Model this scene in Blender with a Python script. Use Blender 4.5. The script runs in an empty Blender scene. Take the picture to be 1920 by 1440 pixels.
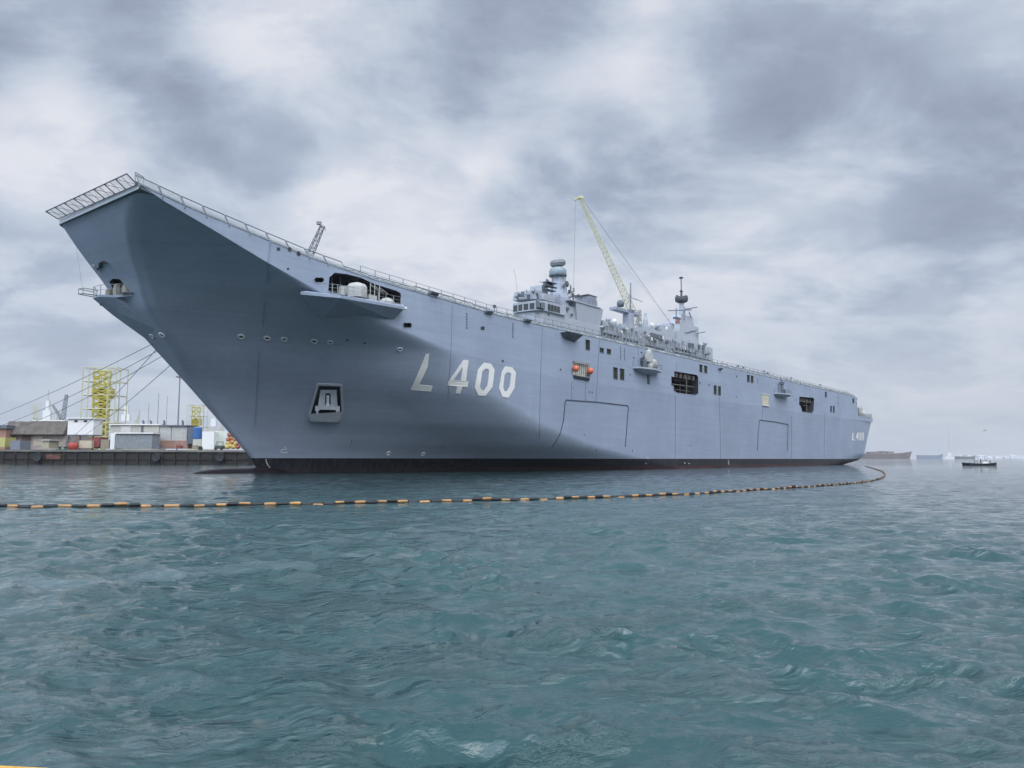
import bpy, bmesh, math, random
import numpy as np
from mathutils import Vector, Matrix
from mathutils.bvhtree import BVHTree
from mathutils.geometry import tessellate_polygon
R = math.radians
random.seed(7)
rng = np.random.default_rng(11)
SC = bpy.context.scene
COL = SC.collection
# ------------------------------------------------------------------ camera
F = 1443.0
PITCH, ROLL, CAMH = 0.0949923, -0.0028426, 1.8506
def rotv(x, y, z):
    c, s = math.cos(ROLL), math.sin(ROLL)
    x, z = c*x+s*z, -s*x+c*z
    c, s = math.cos(PITCH), math.sin(PITCH)
    return Vector((x, c*y-s*z, s*y+c*z))
cam = bpy.data.cameras.new('camera')
co = bpy.data.objects.new('camera', cam); COL.objects.link(co)
rx_, fw_, up_ = rotv(1, 0, 0), rotv(0, 1, 0), rotv(0, 0, 1)
M = Matrix((( rx_[0], up_[0], -fw_[0], 0), (rx_[1], up_[1], -fw_[1], 0), (rx_[2], up_[2], -fw_[2], CAMH), (0, 0, 0, 1)))
co.matrix_world = M
cam.sensor_width = 36; cam.lens = F/1920*36; cam.clip_start = 0.1; cam.clip_end = 100000
SC.camera = co
def ray(px, py): return rotv((px-960)/F, 1, (720-py)/F)
def at(px, py, Y):                      # world point seen at a photo pixel, at distance Y ahead
    d = ray(px, py); return Vector((0, 0, CAMH)) + d*(Y/d.y)
def sea(px, py):
    d = ray(px, py); return Vector((0, 0, CAMH)) + d*(-CAMH/d.z)
# ------------------------------------------------------------------ light
SUN_AZ, SUN_EL = R(150), R(47)          # azimuth measured clockwise from +Y
sd = Vector((math.sin(SUN_AZ)*math.cos(SUN_EL), math.cos(SUN_AZ)*math.cos(SUN_EL), math.sin(SUN_EL)))
sun = bpy.data.lights.new('sun', 'SUN'); sun.energy = 1.5; sun.angle = R(50); sun.color = (1, .965, .92)
so = bpy.data.objects.new('sun', sun); COL.objects.link(so)
so.rotation_euler = (-sd).to_track_quat('-Z', 'Y').to_euler()
W = bpy.data.worlds.new('World'); SC.world = W; W.use_nodes = True
SC.view_settings.view_transform = 'Standard'; SC.view_settings.look = 'None'
SC.view_settings.gamma = 1; SC.view_settings.exposure = 0.0
class NT:
    def __init__(s, nt): s.nt = nt; s.nt.nodes.clear()
    def n(s, t, **k):
        o = s.nt.nodes.new(t)
        for a, b in k.items():
            if a.startswith('_'): continue
            setattr(o, a, b)
        return o
    def l(s, a, b): s.nt.links.new(a, b)
    def put(s, sock, v):
        if v is None: return
        if isinstance(v, bpy.types.NodeSocket): s.l(v, sock)
        else: sock.default_value = v
    def m(s, op, a, b=None, c=None, clamp=False):
        o = s.n('ShaderNodeMath', operation=op, use_clamp=clamp)
        for i, v in enumerate((a, b, c)): s.put(o.inputs[i], v)
        return o.outputs[0]
    def vm(s, op, a, b=None):
        o = s.n('ShaderNodeVectorMath', operation=op)
        s.put(o.inputs[0], a); s.put(o.inputs[1], b)
        return o.outputs['Value'] if op in ('DOT_PRODUCT', 'LENGTH') else o.outputs[0]
    def xyz(s, v):
        o = s.n('ShaderNodeSeparateXYZ'); s.l(v, o.inputs[0]); return o.outputs
    def cxyz(s, x, y, z):
        o = s.n('ShaderNodeCombineXYZ')
        for i, v in enumerate((x, y, z)): s.put(o.inputs[i], v)
        return o.outputs[0]
    def noise(s, v, scale, detail=4, rough=.5, dist=0):
        o = s.n('ShaderNodeTexNoise'); s.put(o.inputs['Vector'], v)
        o.inputs['Scale'].default_value = scale; o.inputs['Detail'].default_value = detail
        o.inputs['Roughness'].default_value = rough; o.inputs['Distortion'].default_value = dist
        return o.outputs[0]
    def ramp(s, f, stops):
        o = s.n('ShaderNodeValToRGB'); r = o.color_ramp
        while len(r.elements) < len(stops): r.elements.new(.5)
        for e, (p, c) in zip(r.elements, stops): e.position = p; e.color = (*c, 1)
        s.l(f, o.inputs[0]); return o.outputs[0]
    def rng(s, v, a, b, c, d, smooth=True):
        o = s.n('ShaderNodeMapRange', interpolation_type='SMOOTHSTEP' if smooth else 'LINEAR')
        for i, x in enumerate((v, a, b, c, d)): s.put(o.inputs[i], x)
        return o.outputs[0]
    def mix(s, f, a, b, mode='MIX'):
        o = s.n('ShaderNodeMix', data_type='RGBA', blend_type=mode)
        s.put(o.inputs[0], f)
        for i, v in ((6, a), (7, b)):
            s.put(o.inputs[i], (*v, 1) if isinstance(v, tuple) and len(v) == 3 else v)
        return o.outputs[2]
# sky: high thin blue behind a broken layer of stratocumulus
t = NT(W.node_tree)
bg = t.n('ShaderNodeBackground'); out = t.n('ShaderNodeOutputWorld'); t.l(bg.outputs[0], out.inputs[0])
bg.inputs[1].default_value = 0.1
sky = t.n('ShaderNodeTexSky', sky_type='NISHITA', sun_disc=False)
sky.sun_elevation = SUN_EL; sky.sun_rotation = SUN_AZ; sky.dust_density = 2
g = t.n('ShaderNodeTexCoord').outputs['Generated']
dx, dy, dz = t.xyz(g)
zc = t.m('MAXIMUM', dz, 0.0)
k = t.m('DIVIDE', 1.0, t.m('ADD', zc, .28))
P = t.cxyz(t.m('MULTIPLY', dx, k), t.m('MULTIPLY', dy, k), 0.0)
mp = t.n('ShaderNodeMapping'); t.l(P, mp.inputs[0])
mp.inputs['Rotation'].default_value = (0, 0, R(-24)); mp.inputs['Scale'].default_value = (.9, 1.1, 1); mp.inputs['Location'].default_value = (3.1, 1.7, 0)
n1 = t.noise(mp.outputs[0], 1.15, 3, .45, .35)
n2 = t.noise(mp.outputs[0], 2.9, 9, .58, .35)
n3 = t.noise(P, 9, 7, .62, .3)
n2s = t.rng(n2, .39, .61, .29, .71)
v = t.m('ADD', t.m('SUBTRACT', t.m('MULTIPLY', n1, .40), .025), t.m('ADD', t.m('MULTIPLY', n2s, .45), t.m('MULTIPLY', n3, .20)))
# the big banks of the layer: brighter (thin) and darker (thick) patches
BL = [(740, 375, 8, .20), (640, 400, 5, .08), (60, 300, 6, .22), (1000, 255, 6, .13), (1180, 150, 7, .10), (470, 90, 6, .08), (600, 150, 8, .06), (130, 120, 6, .05),
      (1250, 130, 6, .07), (1250, 560, 9, .04), (860, 480, 8, .10), (1050, 600, 8, .05), (1880, 500, 6, .03), (1450, 330, 5, .03),
      (960, 40, 9, -.16), (760, 240, 6, -.10), (1120, 320, 6, -.14), (1010, 360, 4, -.10), (1330, 250, 7, -.12), (280, 190, 7, -.12), (450, 280, 6, -.08), (60, 20, 9, -.16), (330, 60, 6, -.06), (1600, 170, 7, -.08), (1860, 330, 7, -.14), (1500, 40, 9, -.10), (60, 520, 8, -.08), (560, 560, 8, -.03), (1600, 500, 10, .05), (1750, 650, 8, .03), (800, 320, 4, -.05)]
warp = t.vm('ADD', g, t.vm('MULTIPLY', t.vm('SUBTRACT', t.n('ShaderNodeTexNoise').outputs[1], (.5, .5, .5)), (.20, .20, .15)))
wn = [n for n in W.node_tree.nodes if n.bl_idname == 'ShaderNodeTexNoise' and n.outputs[1].links][0]
t.l(g, wn.inputs['Vector']); wn.inputs['Scale'].default_value = 4.5; wn.inputs['Detail'].default_value = 8; wn.inputs['Roughness'].default_value = .55
warp = t.vm('NORMALIZE', warp)
for (px, py, rad, w) in BL:
    c = ray(px, py).normalized()
    d = t.vm('DOT_PRODUCT', warp, tuple(c))
    v = t.m('ADD', v, t.rng(d, math.cos(R(rad*1.12)), 1.0, 0.0, w*1.0))
cloud = t.ramp(v, [(.14, (2.7, 3.15, 4.2)), (.27, (3.3, 3.8, 4.95)), (.38, (4.1, 4.7, 5.95)), (.47, (5.1, 5.8, 6.9)), (.60, (6.5, 6.95, 7.9)), (.73, (7.9, 8.1, 8.7))])
# towards the horizon the layer runs together into an even pale band
hz = t.rng(dz, .0, .22, 1.0, 0.0)
side = t.rng(dx, -.5, .6, 0.0, 1.0)
hc = t.mix(side, (5.3, 5.95, 7.1), (5.9, 6.3, 7.2))
cloud = t.mix(t.m('MULTIPLY', hz, .72), cloud, hc)
cl = t.mix(.93, sky.outputs[0], cloud)
# unseen overcast behind the camera, steepened to light the side and darken the flare
beh = t.rng(dy, .22, -.35, 0.0, 1.0)
ov = t.m('ADD', .07, t.m('MULTIPLY', t.m('MULTIPLY', t.m('POWER', zc, 1.8), t.m('SUBTRACT', 1.0, t.m('MULTIPLY', zc, .66))), 16.0))
ov = t.m('ADD', 1.0, t.m('MULTIPLY', beh, t.m('SUBTRACT', ov, 1.0)))
cl = t.vm('MULTIPLY', cl, t.cxyz(ov, ov, ov))
lf = t.rng(t.vm('DOT_PRODUCT', g, (math.sin(R(240))*.98, math.cos(R(240))*.98, .18)), .62, .97, 1.0, 2.8)  # unseen low bright patch of sky, added to light the bow's front face
cl = t.vm('MULTIPLY', cl, t.cxyz(lf, lf, lf))
low = t.rng(dz, -.02, -.3, 1.0, .25)
cl = t.vm('MULTIPLY', cl, t.cxyz(low, low, low))
t.l(cl, bg.inputs[0])
# ------------------------------------------------------------------ materials
MATS = {}
def mat(name, col, rough=.5, metal=0, vary=.12, scale=1.5, bump=0.0, spec=.5):
    if name in MATS: return MATS[name]
    m = bpy.data.materials.new(name); m.use_nodes = True; t = NT(m.node_tree); col = tuple(c_*.78 for c_ in col)
    p = t.n('ShaderNodeBsdfPrincipled'); o = t.n('ShaderNodeOutputMaterial'); t.l(p.outputs[0], o.inputs[0])
    ob = t.n('ShaderNodeTexCoord').outputs['Object']
    n = t.noise(ob, scale, 5, .6)
    f = t.rng(n, .3, .7, 1-vary, 1+vary, False)
    t.l(t.vm('MULTIPLY', tuple(col), t.cxyz(f, f, f)), p.inputs['Base Color'])
    p.inputs['Roughness'].default_value = rough; p.inputs['Metallic'].default_value = metal
    p.inputs['Specular IOR Level'].default_value = spec
    if bump:
        b = t.n('ShaderNodeBump'); b.inputs['Strength'].default_value = bump; b.inputs['Distance'].default_value = .05
        t.l(t.noise(ob, scale*6, 4), b.inputs['Height']); t.l(b.outputs[0], p.inputs['Normal'])
    MATS[name] = m; return m
GREY = (.262, .312, .395)
def hull_mat():
    m = bpy.data.materials.new('ship_side_paint'); m.use_nodes = True; t = NT(m.node_tree)
    p = t.n('ShaderNodeBsdfPrincipled'); o = t.n('ShaderNodeOutputMaterial'); t.l(p.outputs[0], o.inputs[0])
    ob = t.n('ShaderNodeTexCoord').outputs['Object']
    x, y, z = t.xyz(ob)
    st = t.noise(t.cxyz(t.m('MULTIPLY', x, .16), t.m('MULTIPLY', y, .16), t.m('MULTIPLY', z, 2.2)), 1.0, 5, .6)
    big = t.noise(ob, .12, 3)
    drip = t.noise(t.cxyz(t.m('MULTIPLY', x, 2.4), t.m('MULTIPLY', y, 1.5), t.m('MULTIPLY', z, .12)), 1.0, 4, .6)
    f = t.m('MULTIPLY', t.rng(st, .3, .75, .965, 1.04), t.m('MULTIPLY', t.rng(big, .3, .7, .95, 1.05), t.rng(drip, .35, .8, .97, 1.03)))
    grey = t.vm('MULTIPLY', GREY, t.cxyz(f, f, f))
    # shell plating: seams between plates
    br = t.n('ShaderNodeTexBrick'); t.l(t.cxyz(x, z, 0.0), br.inputs['Vector'])
    br.inputs['Color1'].default_value = (1, 1, 1, 1); br.inputs['Color2'].default_value = (.965, .965, .965, 1); br.inputs['Mortar'].default_value = (.80, .80, .80, 1)
    br.inputs['Scale'].default_value = 1; br.inputs['Mortar Size'].default_value = .018; br.inputs['Mortar Smooth'].default_value = .6
    br.inputs['Brick Width'].default_value = 9; br.inputs['Row Height'].default_value = 2.35; br.offset = .0
    grey = t.mix(1.0, grey, br.outputs[0], 'MULTIPLY')
    rs = t.m('MULTIPLY', t.rng(t.noise(t.cxyz(t.m('MULTIPLY', x, 1.3), y, t.m('MULTIPLY', z, .07)), 1.0, 6, .65), .66, .80, 0, .35), t.rng(z, 1.7, 9, 1.0, .25))
    grey = t.mix(rs, grey, (.20, .15, .12))
    boot = t.mix(t.rng(drip, .4, .7, 0, 1), (.012, .013, .018), (.03, .03, .035))
    red = t.mix(t.rng(st, .35, .7, 0, 1), (.03, .014, .014), (.075, .03, .03))
    zz = t.m('ADD', z, t.m('MULTIPLY', t.m('SUBTRACT', st, .5), .12))
    c = t.mix(t.m('GREATER_THAN', z, 1.68), t.mix(t.m('MAXIMUM', t.rng(zz, .42, .50, 0, 1), t.rng(x, 75, 45, 0, .8)), red, boot), grey)
    t.l(c, p.inputs['Base Color']); p.inputs['Roughness'].default_value = .5; p.inputs['Specular IOR Level'].default_value = .22
    pl = t.noise(t.cxyz(t.m('MULTIPLY', x, .5), t.m('MULTIPLY', y, .5), t.m('MULTIPLY', z, .9)), 1.0, 2)
    b = t.n('ShaderNodeBump'); b.inputs['Strength'].default_value = .5; b.inputs['Distance'].default_value = .04
    t.l(t.m('ADD', pl, t.m('MULTIPLY', br.outputs['Fac'], -.25)), b.inputs['Height']); t.l(b.outputs[0], p.inputs['Normal'])
    MATS['ship_side_paint'] = m; return m
HULL = hull_mat()
SGREY = mat('ship_grey_paint', (.41, .455, .51), .45, vary=.06)
DKGREY = mat('dark_grey_paint', (.11, .13, .16), .5)
DECKM = mat('flight_deck_coating', (.12, .14, .16), .85)
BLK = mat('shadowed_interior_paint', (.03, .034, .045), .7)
RUB = mat('black_rubber', (.012, .013, .016), .6)
STEEL = mat('galvanised_steel', (.22, .24, .27), .5, .3)
WHITE = mat('white_paint', (.78, .79, .77), .5, vary=.05)
NUMW = mat('number_white_paint', (.86, .87, .84), .5, vary=.05)
CANV = mat('pale_canvas_cover', (.48, .49, .47), .8, vary=.1, scale=2, bump=.3)
GLASS = mat('dark_glass', (.02, .03, .035), .12)
OLIVE = mat('olive_louvre', (.11, .13, .10), .6)
CREAM = mat('cream_paint', (.62, .58, .42), .6)
ORANGE = mat('orange_float', (.72, .17, .08), .45)
BOOMOR = mat('faded_orange_float', (.47, .25, .09), .6, vary=.35, scale=1.3)
YEL = mat('yellow_crane_paint', (.50, .44, .08), .5, vary=.15)
PYEL = mat('pale_yellow_paint', (.50, .50, .34), .5, vary=.1)
LYEL = mat('weathered_yellow_green_paint', (.58, .58, .36), .55, vary=.15)
ROPE = mat('mooring_rope', (.20, .20, .19), .9)
CONC = mat('stained_concrete', (.17, .165, .15), .9, vary=.3, scale=.3, bump=.3)
DKQ = mat('wet_tarred_timber', (.017, .016, .014), .8, vary=.5, scale=.5, bump=.4)
def netmat():
    m = bpy.data.materials.new('fine_safety_netting'); m.use_nodes = True; t = NT(m.node_tree)
    p = t.n('ShaderNodeBsdfPrincipled'); tr = t.n('ShaderNodeBsdfTransparent'); mx = t.n('ShaderNodeMixShader'); o = t.n('ShaderNodeOutputMaterial')
    p.inputs['Base Color'].default_value = (.20, .23, .24, 1); p.inputs['Roughness'].default_value = .8
    ob = t.n('ShaderNodeTexCoord').outputs['Object']
    t.l(t.rng(t.noise(ob, 2.0, 3), .3, .7, .55, .30), mx.inputs[0])
    t.l(p.outputs[0], mx.inputs[1]); t.l(tr.outputs[0], mx.inputs[2]); t.l(mx.outputs[0], o.inputs[0]); MATS['net'] = m; return m
NET = netmat()
# ------------------------------------------------------------------ mesh builder
class MB:
    def __init__(s): s.v = []; s.f = []
    def add(s, vs, fs):
        o = len(s.v); s.v += [tuple(v) for v in vs]; s.f += [tuple(i+o for i in f) for f in fs]; return s
    def hexa(s, a, b, c, d, e, f, g, h):      # bottom a b c d, top e f g h
        return s.add([a, b, c, d, e, f, g, h], [(3, 2, 1, 0), (4, 5, 6, 7), (0, 1, 5, 4), (1, 2, 6, 5), (2, 3, 7, 6), (3, 0, 4, 7)])
    def box(s, x0, x1, y0, y1, z0, z1):
        return s.hexa((x0, y0, z0), (x1, y0, z0), (x1, y1, z0), (x0, y1, z0), (x0, y0, z1), (x1, y0, z1), (x1, y1, z1), (x0, y1, z1))
    def tube(s, p0, p1, r, n=6, r1=None):
        p0, p1 = Vector(p0), Vector(p1); d = (p1-p0)
        if d.length < 1e-6: return s
        q = d.to_track_quat('Z', 'Y'); r1 = r if r1 is None else r1
        vs = []
        for P_, rr in ((p0, r), (p1, r1)):
            for i in range(n):
                a = 2*math.pi*i/n+.3; vs.append(P_+q @ Vector((rr*math.cos(a), rr*math.sin(a), 0)))
        fs = [(i, (i+1) % n, n+(i+1) % n, n+i) for i in range(n)] + [tuple(range(n-1, -1, -1)), tuple(range(n, 2*n))]
        return s.add(vs, fs)
    def path(s, pts, r, n=5):
        for a, b in zip(pts, pts[1:]): s.tube(a, b, r, n)
        return s
    def lathe(s, c, prof, n=20, axis=(0, 0, 1)):
        q = Vector(axis).to_track_quat('Z', 'Y'); c = Vector(c); vs = []; m = len(prof)
        for (r, z) in prof:
            for i in range(n):
                a = 2*math.pi*i/n; vs.append(c+q @ Vector((r*math.cos(a), r*math.sin(a), z)))
        fs = [(j*n+i, j*n+(i+1) % n, (j+1)*n+(i+1) % n, (j+1)*n+i) for j in range(m-1) for i in range(n)]
        fs += [tuple(range(n-1, -1, -1)), tuple(range((m-1)*n, m*n))]
        return s.add(vs, fs)
    def prism(s, pts, z0, z1, top=None):      # plan polygon extruded in z; top = optional other plan
        n = len(pts); top = top or pts
        vs = [(x, y, z0) for x, y in pts]+[(x, y, z1) for x, y in top]
        return s.add(vs, [tuple(range(n-1, -1, -1)), tuple(range(n, 2*n))]+[(i, (i+1) % n, n+(i+1) % n, n+i) for i in range(n)])
    def build(s, name, m, parent=None, smooth=False, xf=None):
        me = bpy.data.meshes.new(name)
        vs = [xf(v) for v in s.v] if xf else s.v
        me.from_pydata([tuple(v) for v in vs], [], s.f)
        bm = bmesh.new(); bm.from_mesh(me); bmesh.ops.recalc_face_normals(bm, faces=bm.faces); bm.to_mesh(me); bm.free()
        me.materials.append(m)
        if smooth: me.polygons.foreach_set('use_smooth', [True]*len(me.polygons))
        o = bpy.data.objects.new(name, me); COL.objects.link(o)
        if parent: o.parent = parent
        return o
def tag(o, label=None, cat=None, group=None, kind=None):
    if label: o['label'] = label
    if cat: o['category'] = cat
    if group: o['group'] = group
    if kind: o['kind'] = kind
    return o
def empty(name, loc, label, cat, group=None, rz=0):
    o = bpy.data.objects.new(name, None); COL.objects.link(o); o.location = loc; o.rotation_euler = (0, 0, rz)
    return tag(o, label, cat, group)
def lattice(b, p0, p1, w0, w1, n, rc=.12, rb=.06, side=None):
    p0, p1 = Vector(p0), Vector(p1); ax = (p1-p0).normalized()
    u = Vector(side or (0, 1, 0)).cross(ax).normalized(); w = ax.cross(u).normalized()
    pts = []
    for i in range(n+1):
        f = i/n; c = p0.lerp(p1, f); h = (w0+(w1-w0)*f)/2
        pts.append([c+u*h*a+w*h*b_ for a, b_ in ((-1, -1), (1, -1), (1, 1), (-1, 1))])
    for i in range(n):
        for k_ in range(4):
            b.tube(pts[i][k_], pts[i+1][k_], rc, 4)
            j = (k_+1) % 4
            b.tube(pts[i+1][k_], pts[i+1][j], rb, 4)
            b.tube(pts[i][k_], pts[i+1][j], rb, 4) if i % 2 else b.tube(pts[i][j], pts[i+1][k_], rb, 4)
    return b
# ------------------------------------------------------------------ the ship's frame
AL = 0.674856640
U = Vector((math.sin(AL), math.cos(AL), 0)); N = Vector((math.cos(AL), -math.sin(AL), 0))
ORG = Vector((-43.3145, 71.7807, 0))
ship = empty('warship', ORG, 'huge grey flat-topped warship with raised bow and white number L 400 on its side', 'warship', rz=math.pi/2-AL)
def xf(v): return (v[0], -v[1], v[2])         # (station, port, height) -> local
def sray(px, py):
    d = ray(px, py); c = Vector((0, 0, CAMH))-ORG
    return Vector((c.dot(U), c.dot(N), c.z)), Vector((d.dot(U), d.dot(N), d.z))
def on(px, py, p=16.0):                       # (station, height) on a fore-and-aft plane
    c, d = sray(px, py); k_ = (p-c.y)/d.y; q = c+d*k_; return q.x, q.z
def part(b, name, m, parent=None, **k_): return b.build(name, m, parent or ship, xf=xf, **k_)
ip = lambda x, a, b: float(np.interp(x, a, b))
# lines of the ship
ZS = [-2, 0, 1.5, 3.1, 9.6, 13.2, 16.2, 18.8, 20.8, 22.2, 24.17]
SS = [22.3, 22.6, 21.7, 20.1, 13.4, 9.5, 6.3, 4.5, 2.7, 1.5, 0]
s0 = lambda z: ip(z, ZS, SS)
KS = [.15, 2.2, 6.7, 12.2, 18.4, 28.9, 37.6, 49.3, 60, 231]; KZ = [24.17, 23.35, 21.95, 20.15, 18.4, 16.2, 14.6, 13.6, 13.1, 13.1]
zk = lambda s: ip(s, KS, KZ)
def sk(z):
    return ip(z, [-2, 0, 3, 6, 9, 11, 12.2, 13.1, 13.6, 14.6, 16.2, 18.4, 20.15, 21.95, 23.35, 24.17], [124, 120, 110, 100, 88, 78, 70, 60, 49.3, 37.6, 28.9, 18.4, 12.2, 6.7, 2.2, .15])
DS = [0, 4.6, 12, 17.6, 25.3, 38, 47, 231]; DZ = [24.17, 23.32, 22.26, 21.5, 20.85, 20.36, 20.0, 20.0]
zd = lambda s: ip(s, DS, DZ)
ZG = np.arange(-3, 24.9, .05)
def smooth(zt, vt, sig=.7, keep=23.0):
    raw = np.interp(ZG, zt, vt); n = int(sig*3/.05); kx = np.arange(-n, n+1)*.05; g = np.exp(-kx**2/2/sig**2); g /= g.sum()
    ext = np.r_[2*raw[0]-raw[n:0:-1], raw, 2*raw[-1]-raw[-2:-n-2:-1]]
    sm = np.convolve(ext, g, 'valid'); w = np.clip((ZG-keep)/(24.17-keep), 0, 1); return sm*(1-w)+raw*w
YCT = smooth([-2, 6, 8.7, 10, 11.9, 13.8, 15.6, 17.3, 19.3, 20.7, 22.2, 23.2, 24.17], [.3, .5, 1.0, 1.6, 2.9, 3.8, 4.6, 5.7, 7.2, 8.7, 10.8, 13.0, 16], .6)
yc_ = lambda z: float(np.interp(z, ZG, YCT))
S0T = smooth(ZS, SS, .4); s0 = lambda z: float(np.interp(z, ZG, S0T))
TKT = smooth([-2, 0, 1.8, 3.5, 6, 9.5, 11, 13.1, 14.0, 14.8], [112, 100, 86, 72, 59, 47.5, 44.5, 41.5, 39.6, 37.2], .5, 99)
TKR = lambda z: float(np.interp(z, ZG, TKT))
TK2 = smooth(ZG, [min(sk(z_), TKR(z_)) if z_ < 15 else sk(z_) for z_ in ZG], .35, 15.5)
def tk(z): return min(sk(z), float(np.interp(z, ZG, TK2))) if z < 16.5 else sk(z)
FL = lambda s_, z: 16*(1-.06*max(0, zk(s_)-z)/13.1)
def send(z): return ip(z, [-2, -.4, .3, 1.2, 1.75, 8, 13.1], [196, 204, 212, 221, 222.5, 226.5, 230])
def lean(z): return 1-.06*max(0, 13.1-z)/13.1
def plan(z, n=96, port=True):
    a0 = s0(z); e = tk(z); yc = yc_(z); kk = ip(z, [12, 23.5], [.1, .004])
    sc = a0+kk*yc
    ez = ip(z, [8, 15, 17, 20], [.5, .5, .35, .02]); m1 = 1/(1-ez/2)
    m_ = 400; S = np.empty(m_); Y = np.empty(m_); q = m_//4
    f = np.linspace(0, 1, q, endpoint=False); S[:q] = a0+f*(sc-a0); Y[:q] = f*yc
    tt = np.linspace(0, 1, m_-q)
    S[q:] = sc+(e-sc)*tt
    qq = ip(z, [0, 10, 20], [1.0, 1.1, 1.12]); u = tt**qq
    h = np.where(u < 1-ez, m1*u, 1-m1*(1-u)**2/(2*ez))
    Y[q:] = yc+(16-yc)*h
    # soft turn between the front face and the side
    L = np.r_[0, np.cumsum(np.hypot(np.diff(S), np.diff(Y)))]
    Lq = L[q]; rad = min(1.5, Lq*.8, (L[-1]-Lq)*.5)
    S2, Y2 = S.copy(), Y.copy()
    for i in np.where((L > Lq-rad) & (L < Lq+rad))[0]:
        w = rad-abs(L[i]-Lq); l = np.linspace(L[i]-w, L[i]+w, 9)
        S2[i] = np.interp(l, L, S).mean(); Y2[i] = np.interp(l, L, Y).mean()
    L2 = np.r_[0, np.cumsum(np.hypot(np.diff(S2), np.diff(Y2)))]; tl = np.linspace(0, 1, n)**1.5*L2[-1]
    return np.interp(tl, L2, S2), np.interp(tl, L2, Y2)*FL(e, z)/16
def hull_below():
    zs = [-1.5, -.6, 0, .6, 1.2] + [1.72+i*(13.1-1.72)/24 for i in range(24)] + [13.1+(24.17-13.1)*i/44 for i in range(45)]
    NB = 110; b = MB(); rows = []
    for z in zs:
        S, Y = plan(z, NB); row = [(a, c, z) for a, c in zip(S, Y)]
        if z <= 13.1+1e-6:
            e0, e1 = tk(z), send(z); em = max(60, e0+8)
            for i in range(1, 49):
                s_ = e0+(em-e0)*i/16 if i <= 16 else em+(e1-em)*(i-16)/32
                y_ = FL(s_, z)-(.25 if z > 3 else .25+2.0*(3-z)/3)*max(0, (s_-(e1-26))/26)**2
                row.append((s_, y_, z))
        elif sk(z) > tk(z)+.02:
            for i in range(1, 17):
                s_ = tk(z)+(sk(z)-tk(z))*i/16; row.append((s_, FL(s_, z), z))
        if 13.05 < z < 13.11: row_top = len(row)
        rows.append(row)
    for row in rows: b.v += row
    o = 0
    for a, c in zip(rows, rows[1:]):
        n = min(len(a), len(c))
        for i in range(n-1): b.f.append((o+i, o+i+1, o+len(a)+i+1, o+len(a)+i))
        o += len(a)
    # starboard side (away from the camera), plain, and the transom
    st = []
    for z in zs:
        e1 = send(z) if z <= 13.1 else 230
        a0 = s0(z); e = a0+ip(z, [0, 24.17], [95, 30]); r_ = []
        for i in range(41):
            f = i/40; s_ = a0+(e-a0)*(f*2) if f < .5 else e+(e1-e)*(f-.5)*2
            y_ = -16*lean(z)*(1-(1-min(1, (s_-a0)/(e-a0)))**1.8)
            if z < 13.2: y_ += 2.2*max(0, (s_-(e1-26))/26)**2
            r_.append((s_, y_, min(z, zd(s_))))
        st.append(r_)
    o = len(b.v)
    for r_ in st: b.v += r_
    for j in range(len(st)-1):
        for i in range(40): b.f.append((o+j*41+i, o+(j+1)*41+i, o+(j+1)*41+i+1, o+j*41+i+1))
    low = [(r_[-1], q[-1]) for r_, q in zip(rows, st) if r_[0][2] <= 13.11]
    o = len(b.v)
    for p_, q_ in low: b.v += [p_, q_]
    for i in range(len(low)-1): b.f.append((o+2*i, o+2*i+1, o+2*i+3, o+2*i+2))
    return b
def rect(x0, y0, x1, y1, c=0):
    # photo rectangle leaning with the sheer of the side, corners cut by c px
    if not c: return [(x0, y0), (x1, y0), (x1, y1), (x0, y1)]
    return [(x0+c, y0), (x1-c, y0), (x1, y0+c), (x1, y1-c), (x1-c, y1), (x0+c, y1), (x0, y1-c), (x0, y0+c)]
# openings in the flat upper side: (outline in photo pixels, depth, name)
def slant(x, y, w, h, k_=.22): return [(x, y), (x+w, y+w*k_), (x+w, y+h+w*k_), (x, y+h)]
BAY = [(617, 520), (627, 511.5), (650, 514), (677, 521), (700, 532), (742, 545), (750, 549), (752, 556), (751, 571), (700, 562), (620, 548), (615, 545)]
OPENA = [(1264, 696), (1306, 703), (1309, 708), (1309, 738), (1304, 741), (1270, 736.5), (1263, 732), (1263, 724), (1258.5, 722), (1258.5, 706), (1264, 707)]
OPENB = [(1498.5, 743.5), (1525, 746), (1526.5, 750), (1525, 771), (1522, 774.5), (1504, 772), (1501.5, 762), (1498, 758)]
OPENC = slant(1074, 677, 31, 25, .17)
holes = [(BAY, 6.0), (OPENA, 7.0), (OPENB, 6.0), (OPENC, 1.2)]
small = [(rect(589, 520.5, 607, 529.5, 3), .6), (rect(755.5, 605.5, 771.5, 614.5, 2), .5), (slant(1097.5, 636.5, 8.5, 19), .35),
         (slant(1124, 651.5, 8, 9), .35), (slant(1137.5, 653.5, 8, 9.5), .35), (slant(1149.5, 688, 8.5, 22), .35), (slant(1162, 690.5, 8.5, 21), .35),
         (slant(1311, 683, 6, 14), .3), (slant(1320, 685, 6, 14), .3), (slant(1338, 722, 5.5, 17), .3), (slant(1346, 723.5, 5.5, 17), .3),
         (slant(1400.5, 702.5, 5, 13), .3), (slant(1407.5, 704, 5, 13), .3), (slant(1546.5, 734.5, 3.5, 10), .3), (slant(1556.5, 760.5, 3.2, 12), .3), (slant(1561.5, 761, 3.2, 12), .3), (slant(1598, 746.5, 3.5, 9), .3)]
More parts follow.
